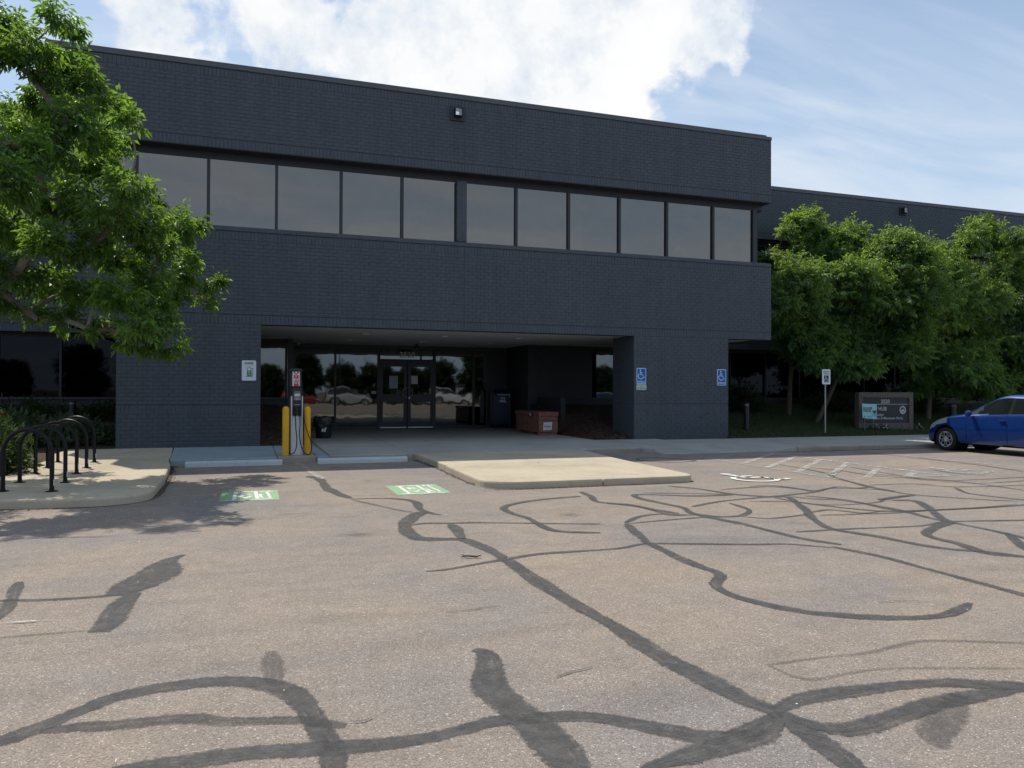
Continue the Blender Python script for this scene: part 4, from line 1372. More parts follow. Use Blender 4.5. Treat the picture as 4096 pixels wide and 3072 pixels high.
# entrance bay -----------------------------------------------------------------
MB().box(1.0, 1.17, YG - 0.02, YE + 0.2, 0.05, 3.113).build('entry_return', 'dark_frame', bld)
MB().box(8.95, 9.28, YG - 0.02, YE + 0.2, 0.05, 3.113).build('entry_return', 'dark_fascia', bld)
MB().box(1.17, 8.95, YE + 0.06, YE + 0.2, 0.1, 3.113).build('entry_backing', 'dark_fascia', bld)
MB().box(1.17, 8.95, YE - 0.05, YE + 0.055, 3.0, 3.112).build('entry_head', 'dark_frame', bld)
MB().box(1.17, 4.2, YE - 0.04, YE + 0.055, 0.15, 0.25).build('entry_base', 'dark_frame', bld)
MB().box(6.2, 8.95, YE - 0.04, YE + 0.055, 0.15, 0.25).build('entry_base', 'dark_frame', bld)
EM = [1.17, 2.68, 4.17, 6.20, 7.67, 8.19]
for i, (a, b) in enumerate(zip(EM[:-1], EM[1:])):
    if i == 2:
        for p_, q_ in ((4.24, 5.66), (5.73, 6.13)):
            MB().box(p_, q_, YE, YE + 0.015, 2.63, 3.0).build('transom_pane', 'entrance_glass', bld)
        MB().box(5.665, 5.725, YE - 0.03, YE + 0.05, 2.605, 2.998).build('mullion', 'dark_frame', bld)
        continue
    MB().box(a + 0.03, b - 0.03, YE, YE + 0.015, 0.25, 3.0).build('entry_pane', 'entrance_glass', bld)
for x in EM[1:]:
    MB().box(x - 0.035, x + 0.035, YE - 0.05, YE + 0.05, 0.152, 2.998).build('mullion', 'dark_frame', bld)
MB().box(8.24, 8.95, YE - 0.03, YE + 0.05, 0.26, 2.99).build('dark_wall', 'dark_fascia', bld)
MB().box(4.21, 6.165, YE - 0.05, YE + 0.05, 2.53, 2.60).build('door_head', 'dark_frame', bld)
for k, (a, b) in enumerate(((4.215, 5.185), (5.215, 6.16))):
    d = MB()
    d.box(a, a + 0.115, YE - 0.045, YE, 0.17, 2.528)
    d.box(b - 0.115, b, YE - 0.045, YE, 0.17, 2.528)
    d.box(a + 0.115, b - 0.115, YE - 0.045, YE, 2.365, 2.528)
    d.box(a + 0.115, b - 0.115, YE - 0.045, YE, 1.11, 1.38)
    d.box(a + 0.115, b - 0.115, YE - 0.045, YE, 0.17, 0.36)
    dr = d.build('door', 'dark_frame', bld, bevel=0.004)
    for z0, z1 in ((1.38, 2.365), (0.36, 1.11)):
        MB().box(a + 0.115, b - 0.115, YE - 0.018, YE - 0.004, z0, z1).build('pane', 'entrance_glass', dr)
    MB().box(a + 0.02, b - 0.02, YE - 0.056, YE - 0.047, 0.182, 0.218).build('sweep_strip', 'steel', dr)
    s = -1 if k == 0 else 1                     # half-ring pull on each leaf
    pts = [(5.2 + s * 0.02 + s * 0.155 * math.sin(R(q)), YE - 0.09, 1.44 + 0.165 * math.cos(R(q))) for q in range(0, 181, 15)]
    pts = [(pts[0][0], YE - 0.046, pts[0][2])] + pts + [(pts[-1][0], YE - 0.046, pts[-1][2])]
    MB().tube(pts, 0.016, 8).build('pull_handle', 'galvanised_post', dr, smooth=True)
MB().lathe([(0.0, 0), (0.028, 0.002), (0.028, 0.03), (0, 0.032)], (5.27, YE - 0.08, 1.24), 12, 'y').build('lock', 'steel', bld)
f = Flat().text('2520', 0, 0, 0.27, bold=0.004, width=0.55)
f.on(lambda a, b: (5.195 + a, YE - 0.012, 2.79 + b)).build('house_number', 'letter_grey', bld)
for x0, x1, z0, z1 in ((4.556, 4.86, 1.59, 2.04), (5.341, 5.579, 1.746, 2.045)):
    MB().box(x0, x1, YE - 0.0235, YE - 0.0195, z0, z1).build('notice', 'sign_faded' if x0 < 5 else 'paper', bld)
for x0, x1, z0, z1 in ((3.739, 3.852, 1.272, 1.391), (3.931, 4.095, 1.392, 1.496), (6.249, 6.328, 1.428, 1.551)):
    MB().box(x0, x1, YE - 0.006, YE - 0.002, z0, z1).build('notice', 'sign_faded', bld)
# retaining wall of the right-hand bed and its posts
MB().box(9.29, 9.47, 22.45, YG - 0.03, 0.05, 1.30).build('retaining_wall', 'dark_fascia', bld, bevel=0.01)
# soffit downlights
for x, y in ((2.98, 21.6), (2.87, 24.42), (5.3, 21.7), (5.21, 24.45), (7.56, 21.65), (7.51, 24.4)):
    t = MB().lathe([(0.07, 3.113), (0.105, 3.112), (0.105, 3.100), (0.07, 3.094), (0.066, 3.11)], (x, y, 0), 18).build('downlight', 'downlight_trim', bld, smooth=True)

# security cameras under the soffit
for x, y, lb in ((5.28, 25.7, 'small black security camera under the canopy above the glass doors'),
                 (1.40, 26.2, 'small pale dome camera under the canopy at the far left of the glazing')):
    t = thing('security_camera', lb, 'camera', (x, y, 3.11))
    if x > 3:
        MB().box(x - 0.03, x + 0.03, y - 0.03, y + 0.03, 3.04, 3.11).build('bracket', 'black_metal', t)
        MB().box(x - 0.07, x + 0.07, y - 0.13, y + 0.09, 2.95, 3.038).build('housing', 'black_metal', t, bevel=0.012)
        MB().lathe([(0, -0.15), (0.03, -0.15), (0.03, -0.128), (0, -0.127)], (x, y, 2.99), 12, 'y').build('lens', 'car_glass', t)
    else:
        MB().lathe([(0.05, 3.11), (0.065, 3.10), (0.06, 3.06), (0.02, 3.03)], (x, y, 0), 14).build('base', 'sign_faded', t, smooth=True)
        MB().lathe([(0.045, 3.055), (0.04, 3.02), (0.02, 2.995), (0.003, 2.99)], (x, y, 0), 14).build('dome', 'screen_grey', t, smooth=True)

# flood lights on the brick
for x0, x1, z0, z1, y, lb, sky_glint in ((4.854, 5.246, 8.64, 9.02, YF, 'square wall floodlight with a sky glint on its lens above the ribbon windows', 1),
                                   (24.84, 25.19, 8.75, 9.08, YW, 'square wall floodlight on the set-back wing above the trees', 0)):
    xc, zc = (x0 + x1) / 2, (z0 + z1) / 2
    t = thing('wall_floodlight', lb, 'wall light', (xc, y, z0))
    MB().box(x0, x1, y - 0.05, y - 0.003, z0, z1).build('back_plate', 'dark_frame', t, bevel=0.006)
    hs = MB()
    hs.box(xc - 0.105, xc + 0.105, y - 0.20, y - 0.052, zc + 0.09, zc + 0.11)
    hs.box(xc - 0.105, xc - 0.09, y - 0.20, y - 0.052, zc - 0.11, zc + 0.089)
    hs.box(xc + 0.09, xc + 0.105, y - 0.20, y - 0.052, zc - 0.11, zc + 0.089)
    hs.box(xc - 0.089, xc + 0.089, y - 0.20, y - 0.052, zc - 0.11, zc - 0.095)
    hs.build('housing', 'bronze_metal', t)
    gx = ((-0.085, -0.003), (0.003, 0.085))
    for a, b in gx:
        for c, d in ((-0.09, -0.003), (0.003, 0.085)):
            mt = 'sky_glint_lens' if (c < 0 and a < 0 and sky_glint) else 'headlight_lens'  # one pane mirror-finished to give the lens a bright sky glint
            q = MB()
            tl = 0.05 if a < 0 else 0.0
            q.add([(xc + a, y - 0.195, zc + c), (xc + b, y - 0.195 + (0.0 if a < 0 else 0.02), zc + c), (xc + b, y - 0.19 + (0.0 if a < 0 else 0.02), zc + d), (xc + a, y - 0.19, zc + d)], [(0, 1, 2, 3)])
            q.build('lens', mt, t)

# ------------------------------------------------------------------ charging station
ch = thing('ev_charger', 'white and black electric vehicle charging pedestal between two yellow bollards', 'charger', (0.86, 16.5, ZT))
MB().box(0.765, 0.955, 16.45, 16.66, ZT, 1.0).build('pedestal', 'white_metal', ch, bevel=0.008)
for a, b in ((0.742, 0.764), (0.956, 0.978)):
    MB().box(a, b, 16.42, 16.64, ZT, 1.385).build('side_rail', 'white_metal', ch, bevel=0.008)
MB().box(0.705, 1.005, 16.662, 16.80, ZT, 1.36).build('rear_cover', 'charger_black', ch, bevel=0.02)
MB().box(0.766, 0.954, 16.425, 16.64, 0.975, 1.56).build('control_panel', 'charger_black', ch, bevel=0.006)
MB().box(0.715, 0.955, 16.50, 16.78, 1.565, 1.90).build('head', 'charger_black', ch, bevel=0.03)
cap = [(0.70, 1.90), (0.965, 1.90), (0.968, 1.935), (0.94, 1.955), (0.86, 1.968), (0.77, 1.962), (0.715, 1.94)]
MB().prism(cap, 16.46, 16.80, 'y').build('cap', 'charger_black', ch, bevel=0.008)
sg = MB().box(0.768, 0.915, 16.482, 16.497, 1.592, 1.897).build('sign_face', 'sign_white', ch)
q = Flat().rect(-0.050, 0.052, -0.150, 0.150)
flat_build(q.wall(0.842, 16.480, 1.745), 'red_panel', 'sign_red', sg)
q = Flat().text('EV', 0, -0.018, 0.085, bold=0.002).text('ONLY', 0, -0.088, 0.045, bold=0.001)
q.rect(-0.04, 0.04, -0.056, -0.052)
q.rect(-0.016, 0.016, 0.05, 0.15).rect(-0.05, 0.05, 0.082, 0.108).disc(0, 0.05, 0.016, 10)
flat_build(q.wall(0.843, 16.478, 1.745), 'lettering', 'sign_white', sg)
MB().box(0.795, 0.93, 16.415, 16.424, 1.30, 1.46).build('screen', 'screen_grey', ch, bevel=0.003)
q = Flat().rect(-0.05, 0.05, 0.03, 0.075).text('EV', 0, -0.04, 0.05).rect(-0.06, 0.06, -0.155, -0.148).rect(-0.055, 0.055, 0.12, 0.125)
flat_build(q.wall(0.862, 16.411, 1.355), 'screen_text', 'letter_grey', ch)
for x in (0.815, 0.912):
    MB().lathe([(0.024, 0), (0.026, 0.12), (0.02, 0.19), (0.012, 0.21)], (x, 16.405, 0.965), 12).build('holster', 'black_metal', ch, smooth=True)
for pts in ([(0.823, 16.40, 1.0), (0.837, 16.36, 0.71), (0.854, 16.33, 0.52), (0.846, 16.30, 0.335), (0.80, 16.32, 0.215), (0.75, 16.36, 0.185), (0.70, 16.44, 0.215), (0.69, 16.56, 0.5)],
            [(0.914, 16.40, 1.0), (0.921, 16.36, 0.83), (0.91, 16.33, 0.58), (0.942, 16.30, 0.36), (1.015, 16.28, 0.206), (1.09, 16.29, 0.172), (1.148, 16.33, 0.241),
             (1.147, 16.34, 0.416), (1.073, 16.36, 0.62), (1.012, 16.38, 0.86), (0.985, 16.5, 1.2), (0.975, 16.62, 1.55), (0.955, 16.66, 1.74), (0.90, 16.7, 1.70)]):
    P3 = [np.array(p) for p in pts]
    P3 = [2 * P3[0] - P3[1]] + P3 + [2 * P3[-1] - P3[-2]]
    path = []
    for i in range(1, len(P3) - 2):
        for k in range(6):
            t = k / 6
            a, b, c, d = P3[i - 1:i + 3]
            path.append(0.5 * ((2 * b) + (-a + c) * t + (2 * a - 5 * b + 4 * c - d) * t * t + (-a + 3 * b - 3 * c + d) * t ** 3))
    MB().tube(path, 0.0105, 8).build('cable', 'cable_rubber', ch, smooth=True)

for x, y, lb in ((0.638, 16.42, 'yellow bollard left of the charging pedestal'), (1.075, 16.5, 'yellow bollard right of the charger, crossed by its cable')):
    t = thing('yellow_bollard', lb, 'bollard', (x, y, ZT), 'yellow bollards guarding the charger')
    prof = [(0.069, ZT), (0.069, 1.105)] + [(0.069 * math.cos(R(q)), 1.105 + 0.066 * math.sin(R(q))) for q in (20, 40, 60, 75, 88)]
    MB().lathe(prof, (x, y, 0), 28).build('post', 'yellow_plastic', t, smooth=True)
    MB().lathe([(0.071, ZT), (0.073, ZT + 0.008), (0.069, ZT + 0.018)], (x, y, 0), 28).build('base_ring', 'kerb_concrete', t, smooth=True)

# ------------------------------------------------------------------ bike racks
RACKS = [((-3.13, 11.67), (-2.52, 11.48)), ((-3.20, 12.72), (-2.58, 12.53)), ((-3.30, 13.98), (-2.68, 13.79)), ((-3.35, 14.96), (-2.72, 14.77)), ((-3.44, 16.10), (-2.80, 15.90))]
words = ['nearest black hoop of the bike racks, closest to the kerb', 'second black bike rack hoop from the kerb', 'middle black bike rack hoop of the five',
         'fourth black bike rack hoop from the kerb', 'farthest black bike rack hoop, closest to the building']
for (a, b), lb in zip(RACKS, words):
    c = Vector(((a[0] + b[0]) / 2, (a[1] + b[1]) / 2, ZT))
    t = thing('bike_rack', lb, 'bike rack', c, 'black hoop bike racks on the concrete pad')
    u = Vector((b[0] - a[0], b[1] - a[1], 0))
    half = u.length / 2
    u.normalize()
    top = 1.0 if a[1] < 15 else 1.02
    sp = ZT + (top - 0.03 - ZT) - half
    pts = [c + u * -half + Vector((0, 0, z)) for z in (0.0, 0.2, sp - ZT)]
    pts += [c + u * (-half * math.cos(R(q))) + Vector((0, 0, sp - ZT + half * math.sin(R(q)))) for q in range(10, 171, 10)]
    pts += [c + u * half + Vector((0, 0, z)) for z in (sp - ZT, 0.2, 0.0)]
    MB().tube(pts, 0.0285, 14).build('hoop', 'black_metal', t, smooth=True)
    for s in (-1, 1):
        p = c + u * half * s
        MB().lathe([(0.075, ZT), (0.075, ZT + 0.008), (0.036, ZT + 0.012), (0.034, ZT + 0.03)], (p.x, p.y, 0), 16).build('base_plate', 'black_metal', t)
    p = c + u * (half + 0.0) + Vector((0.0, -0.029, 0.12))
    MB().box(p.x + 0.018, p.x + 0.030, p.y + 0.012, p.y + 0.028, p.z - 0.04, p.z + 0.04).build('sticker', 'sign_white', t)

# ------------------------------------------------------------------ trash can
t = thing('trash_can', 'round black trash can with a black bag over its rim, left of the doors', 'trash can', (1.9, 22.2, ZT))
MB().lathe([(0.205, ZT), (0.212, ZT + 0.02), (0.245, 0.66), (0.262, 0.70), (0.262, 0.735), (0.24, 0.738), (0.20, 0.30)], (1.9, 22.2, 0), 32).build('barrel', 'bin_plastic', t, smooth=True)
bag = MB()
n, vs, fs = 40, [], []
for r, z, j in ((0.23, 0.745, 0.0), (0.268, 0.765, 0.01), (0.285, 0.74, 0.012), (0.287, 0.65, 0.02), (0.283, 0.57, 0.035), (0.281, 0.50, 0.055)):
    for k in range(n):
        a = 2 * math.pi * k / n
        rr = r + j * 0.35 * math.sin(7 * a + z * 20) + j * 0.2 * math.sin(13 * a)
        vs.append((1.9 + rr * math.cos(a), 22.2 + rr * math.sin(a), z + j * 0.9 * math.sin(5 * a + 1)))
for i in range(5):
    for k in range(n):
        fs.append((i * n + k, i * n + (k + 1) % n, (i + 1) * n + (k + 1) % n, (i + 1) * n + k))
bag.add(vs, fs).build('bag', 'bin_bag', t, smooth=True)
q = Flat().text('ad', 0, 0, 0.17, bold=0.006, shear=0.3, width=0.14)
flat_build(q.on(lambda a, b: (1.885 + a, 22.2 - math.sqrt(max(0.0, 0.2415 ** 2 - (a - 0.015) ** 2)) - 0.002, 0.405 + b)), 'logo', 'logo_white', t)

# ------------------------------------------------------------------ mail box
mx, my = 8.50, 26.25
t = thing('mail_box', 'dark blue rounded-top collection mail box in the shadow of the entrance', 'mail box', (mx, my, ZT))
prof = [(my - 0.28, 0.30), (my - 0.28, 1.28)] + [(my - 0.28 * math.cos(R(q)), 1.28 + 0.28 * math.sin(R(q))) for q in range(15, 180, 15)] + [(my + 0.28, 1.28), (my + 0.28, 0.30)]
MB().prism(prof, mx - 0.31, mx + 0.31, 'x').build('body', 'mail_blue', t, bevel=0.012)
for sx in (-0.27, 0.27):
    for sy in (-0.24, 0.24):
        MB().box(mx + sx - 0.025, mx + sx + 0.025, my + sy - 0.025, my + sy + 0.025, ZT, 0.30).build('leg', 'mail_blue', t)
MB().box(mx - 0.20, mx + 0.26, my - 0.285, my - 0.26, 1.36, 1.40).build('chute_handle', 'galvanised_post', t, bevel=0.004)
MB().box(mx + 0.24, mx + 0.27, my - 0.30, my - 0.255, 1.27, 1.41).build('chute_bracket', 'galvanised_post', t, bevel=0.004)
q = Flat().text('U.S.', 0, 0.055, 0.115, bold=0.002).text('MAIL', 0, -0.055, 0.115, bold=0.002)
flat_build(q.wall(mx + 0.01, my - 0.2835, 1.20), 'lettering', 'letter_grey', t)

# ------------------------------------------------------------------ grey square post, crate
t = thing('square_post', 'plain grey square post standing behind the wooden crate', 'post', (9.15, 25.2, ZT))
MB().box(9.085, 9.20, 25.12, 25.24, ZT, 1.255).build('shaft', 'galvanised_post', t, bevel=0.008)
MB().box(9.07, 9.215, 25.105, 25.255, 1.257, 1.275).build('top_cap', 'galvanised_post', t)

cr = thing('wooden_crate', 'long reddish-brown wooden crate with a hinged lid and a paper notice', 'crate', (8.62, 22.9, ZT))
cx0, cx1, cy0, cy1 = 8.31, 8.93, 21.80, 23.95
for y in (cy0 + 0.05, 22.6, cy1 - 0.25):
    MB().box(cx0 + 0.01, cx1 - 0.01, y, y + 0.12, ZT, 0.235).build('skid', 'crate_wood', cr, bevel=0.004)
for z0, z1 in ((0.24, 0.485), (0.49, 0.735)):
    MB().box(cx0, cx0 + 0.03, cy0 + 0.031, cy1 - 0.031, z0, z1).build('side_board', 'crate_wood', cr, bevel=0.004)
    MB().box(cx1 - 0.03, cx1, cy0 + 0.031, cy1 - 0.031, z0, z1).build('side_board', 'crate_wood', cr, bevel=0.004)
for z0, z1 in ((0.24, 0.60), (0.605, 0.735)):
    MB().box(cx0 + 0.005, cx1 - 0.005, cy0, cy0 + 0.03, z0, z1).build('end_board', 'crate_wood', cr, bevel=0.004)
    MB().box(cx0 + 0.005, cx1 - 0.005, cy1 - 0.03, cy1, z0, z1).build('end_board', 'crate_wood', cr, bevel=0.004)
MB().box(cx0 + 0.09, cx1 - 0.09, cy0 - 0.028, cy0 - 0.001, 0.625, 0.72).build('handle_batten', 'crate_wood', cr, bevel=0.006)
for x in (cx0 + 0.06, cx1 - 0.10):
    MB().box(x, x + 0.045, cy0 - 0.024, cy0 - 0.001, 0.69, 0.728).build('end_bracket', 'black_metal', cr, bevel=0.003)
lid = MB().box(cx0 - 0.02, cx1 + 0.02, cy0 - 0.02, cy1 + 0.02, 0.745, 0.825).build('lid', 'crate_wood', cr, bevel=0.006)
MB().box(cx0 - 0.025, cx1 + 0.025, cy0 - 0.025, cy1 + 0.025, 0.829, 0.868).build('lid_board', 'crate_wood', lid, bevel=0.006)
MB().box(cx0 - 0.045, cx0 - 0.026, 22.55, 22.95, 0.81, 0.835).build('hasp', 'steel', cr, bevel=0.003)
MB().tube([(cx0 - 0.035, 22.5, 0.81), (cx0 - 0.04, 22.48, 0.72), (cx0 - 0.035, 22.42, 0.68), (cx0 - 0.035, 22.38, 0.73), (cx0 - 0.035, 22.3, 0.81)], 0.012, 6).build('padlock', 'steel', cr)
q = Flat().poly([(-0.148, -0.128), (0.140, -0.112), (0.148, 0.128), (-0.138, 0.118)])
nt = flat_build(q.wall(8.59, cy0 - 0.004, 0.43), 'notice', 'paper', cr)
q = Flat().text('Donations', 0, 0.0, 0.065, bold=0.001, width=0.22).rect(-0.105, 0.115, -0.036, -0.030)
flat_build(q.wall(8.585, cy0 - 0.006, 0.43), 'notice_lettering', 'sign_black', nt)

# ------------------------------------------------------------------ signs


def plate(name, label, x0, x1, z0, z1, y, mat, r=0.03, cat='sign', group=None):
    t = thing(name, label, cat, ((x0 + x1) / 2, y, z0), group)
    MB().prism(rrect(x0, x1, z0, z1, r), y - 0.006, y, 'y').build('panel', mat, t)
    return t


ys = YF - 0.012
t = plate('ev_parking_sign', 'white wall sign with a green pump symbol on the left pillar', -0.273, 0.056, 1.735, 2.222, ys, 'sign_white')
xc = -0.108
q = Flat().text('4-HOUR', 0, 0.178, 0.066, bold=0.002, width=0.20)
flat_build(q.wall(xc, ys - 0.008, 1.98), 'heading', 'sign_black', t)
q = Flat().text('PARKING', 0, 0.135, 0.030, width=0.20, spacing=1.2).text('LIMIT', 0, 0.108, 0.024, width=0.11)
flat_build(q.wall(xc, ys - 0.008, 1.98), 'small_lettering', 'sign_faded', t)
q = Flat()
q.stroke([(-0.035, -0.14), (-0.035, 0.065), (0.045, 0.065), (0.045, 0.0)], 0.012)
q.rect(-0.041, 0.051, -0.14, 0.0)
q.rect(-0.065, 0.085, -0.155, -0.143)
q.stroke([(0.057, -0.02), (0.064, -0.12), (0.075, -0.133), (0.088, -0.12), (0.085, 0.03)], 0.009)
q.disc(0.085, 0.045, 0.016, 12)
flat_build(q.wall(xc, ys - 0.008, 1.98), 'pump_symbol', 'sign_green', t)
q = Flat().text('E', 0.004, -0.038, 0.062, bold=0.001).text('V', 0.004, -0.098, 0.062, bold=0.001)
flat_build(q.wall(xc, ys - 0.010, 1.98), 'pump_lettering', 'sign_white', t)


def access_sign(label, x0, x1, z0, z1):
    t = plate('accessible_parking_sign', label, x0, x1, z0, z1, ys, 'sign_pale_blue', 0.03, group='blue accessible parking signs')
    q = Flat().rrect(x0 + 0.020, x1 - 0.020, z0 + 0.020, z1 - 0.020, 0.018)
    flat_build(q.on(lambda a, b: (a, ys - 0.008, b)), 'blue_field', 'sign_blue', t)
    xc, zc = (x0 + x1) / 2, (z0 + z1) / 2
    q = wheelchair(Flat(), 0, 0.055, 0.28).text('PARKING', 0, -0.165, 0.078, bold=0.002, width=0.245)
    flat_build(q.wall(xc, ys - 0.010, zc), 'symbol', 'sign_pale_blue', t)


access_sign('blue accessible parking sign on the right pillar above a small white plate', 10.365, 10.672, 1.725, 2.184)
access_sign('blue accessible parking sign at the right edge of the right pillar', 13.046, 13.357, 1.700, 2.179)
t = plate('van_plate', 'small pale van accessible plate under the left blue sign', 10.36, 10.685, 1.553, 1.719, ys, 'sign_van_plate', 0.03)
q = Flat().ring(0, 0, 0.99, 1.0, n=4)
q = Flat()
for a, b in (((-0.14, -0.062), (0.14, -0.062)), ((0.14, -0.062), (0.14, 0.062)), ((0.14, 0.062), (-0.14, 0.062)), ((-0.14, 0.062), (-0.14, -0.062))):
    q.stroke([a, b], 0.006)
q.text('VAN', 0, 0.028, 0.042, bold=0.001).text('ACCESSIBLE', 0, -0.027, 0.042, bold=0.0008, width=0.23)
flat_build(q.wall(10.5225, ys - 0.008, 1.636), 'lettering', 'sign_green', t)

# post sign by the lawn
sx, sy = 17.22, 19.62
t = thing('reserved_parking_sign', 'white reserved parking sign on a galvanised post at the lawn edge', 'sign', (sx, sy, ZT))
MB().box(sx - 0.022, sx + 0.022, sy + 0.004, sy + 0.035, 0.1, 2.24).build('post', 'galvanised_post', t, bevel=0.004)
MB().prism(rrect(sx - 0.135, sx + 0.185, 1.763, 2.239, 0.03), sy - 0.004, sy + 0.003, 'y').build('panel', 'sign_white', t)
cx_ = sx + 0.025
q = Flat().text('RESERVED', 0, 0.165, 0.062, bold=0.001, width=0.25).text('PARKING', 0, 0.095, 0.062, bold=0.001, width=0.2)
q.rect(-0.09, 0.09, -0.175, 0.045)
flat_build(q.wall(cx_, sy - 0.006, 2.0), 'lettering', 'sign_black', t)
q = wheelchair(Flat(), 0, -0.065, 0.19)
flat_build(q.wall(cx_, sy - 0.008, 2.0), 'symbol', 'sign_white', t)

# monument sign ----------------------------------------------------------------
ym = 20.3
t = thing('monument_sign', 'stone-framed monument sign with white lettering on the lawn', 'sign', (20.36, ym, 0.3))
# turned a little towards the drive
MT = Matrix.Translation((19.19, ym, 0)) @ Matrix.Rotation(R(-12), 4, 'Z') @ Matrix.Diagonal((0.834, 1, 1, 1)) @ Matrix.Translation((-19.19, -ym, 0))
fr = [((19.19, 21.545), (1.332, 1.515)), ((19.19, 19.375), (0.15, 1.330)), ((21.358, 21.545), (0.15, 1.330)), ((19.377, 21.356), (0.15, 0.48))]
for k, ((a, b), (c, d)) in enumerate(fr):
    MB().box(a, b, ym, ym + 0.26, c, d).xform(MT).build('stone_frame', 'stone', t, bevel=0.012)
MB().box(19.377, 21.356, ym + 0.05, ym + 0.22, 0.482, 1.328).xform(MT).build('panel', 'monument_panel', t)
yt = ym + 0.046
q = Flat().text('2520', 20.36, 1.21, 0.175, bold=0.003, width=0.37)
q.rect(19.40, 21.35, 1.108, 1.122)
q.text('OSMP HUB', 19.985, 0.963, 0.175, bold=0.003, width=0.86)
q.text('City of Boulder', 19.88, 0.75, 0.125, bold=0.001, width=0.83)
q.text('Open Space & Mountain Parks', 20.295, 0.635, 0.125, bold=0.001, width=1.66)
q.ring(21.115, 0.92, 0.095, 0.137, sy=1.0)
q.poly([(21.03, 0.87), (21.09, 0.96), (21.12, 0.92), (21.15, 0.98), (21.20, 0.87)])
q.rect(21.05, 21.18, 0.845, 0.86)
flat_build(q.on(lambda a, b: (a, yt, b)).xform(MT), 'lettering', 'monument_letters', t)

yy = 19.98
t = thing('yard_sign', 'small pale teal yard sign leaning before the left end of the monument', 'sign', (19.2, yy, 0.25))
zs = [(19.02, 1.142), (19.625, 1.112), (19.63, 0.628), (19.04, 0.665)]
MB().prism(zs, yy, yy + 0.006, 'y').build('panel', 'yard_sign_teal', t)
for x in (19.14, 19.50):
    MB().tube([(x, yy + 0.01, 0.15), (x, yy + 0.01, 0.9)], 0.005, 6).build('stake', 'galvanised_post', t)
q = Flat().text('BOULDER', 19.25, 0.985, 0.105, bold=0.004, shear=0.12, width=0.39).text('STRONG', 19.225, 0.90, 0.105, bold=0.004, shear=0.12, width=0.34)


def heart(q, x, y, s):
    pts = []
    for i in range(24):
        a = 2 * math.pi * i / 24
        pts.append((x + s * 0.0625 * 16 * math.sin(a) ** 3, y + s * 0.0625 * (13 * math.cos(a) - 5 * math.cos(2 * a) - 2 * math.cos(3 * a) - math.cos(4 * a))))
    q.poly(pts[::-1])


heart(q, 19.53, 0.86, 0.082)
q.stroke([(19.23, 0.70), (19.28, 0.715), (19.32, 0.70), (19.37, 0.73), (19.41, 0.705), (19.47, 0.75), (19.50, 0.72), (19.58, 0.80), (19.60, 0.70)], 0.013)
flat_build(q.on(lambda a, b: (a, yy - 0.002, b)), 'print', 'yard_sign_ink', t)
q = Flat().rect(19.09, 19.13, 0.69, 0.735)
flat_build(q.on(lambda a, b: (a, yy - 0.002, b)), 'corner_badge', 'yard_sign_ink', t)
q = Flat()
heart(q, 19.42, 0.80, 0.045)
flat_build(q.on(lambda a, b: (a, yy - 0.0025, b)), 'small_heart', 'sign_faded', t)

# path lights --------------------------------------------------------------------
for x, y, z0, z1, r, lb in ((-4.38, 22.0, 0.55, 1.22, 0.085, 'dark bollard light behind the bike racks'),
                            (14.74, 20.3, 0.2, 1.17, 0.085, 'dark bollard light just right of the right pillar'),
                            (24.7, 21.5, 0.45, 1.10, 0.12, 'dark bollard light behind the blue car')):
    t = thing('path_light', lb, 'path light', (x, y, z0), 'bollard path lights')
    MB().lathe([(r, z0 - 0.2), (r, z1 - 0.10), (r * 0.75, z1 - 0.098), (r * 0.75, z1 - 0.09)], (x, y, 0), 20).build('shaft', 'bronze_metal', t, smooth=True)
    MB().lathe([(r * 0.9, z1 - 0.09), (r * 0.9, z1 - 0.055), (r * 0.4, z1 - 0.054)], (x, y, 0), 20).build('lens_ring', 'screen_grey', t, smooth=True)
    MB().lathe([(r, z1 - 0.053), (r, z1 - 0.015), (r * 0.6, z1)], (x, y, 0), 20).build('cap', 'bronze_metal', t, smooth=True)

# ------------------------------------------------------------------ car


def cat1(xs, ys, x):
    """smooth monotone-ish interpolation"""
    xs = np.array(xs, float)
    ys = np.array(ys, float)
    d = np.gradient(ys, xs)
    i = np.clip(np.searchsorted(xs, x) - 1, 0, len(xs) - 2)
    h = xs[i + 1] - xs[i]
    t = (x - xs[i]) / h
    return (ys[i] * (2 * t ** 3 - 3 * t ** 2 + 1) + ys[i + 1] * (-2 * t ** 3 + 3 * t ** 2) + h * d[i] * (t ** 3 - 2 * t ** 2 + t) + h * d[i + 1] * (t ** 3 - t ** 2))


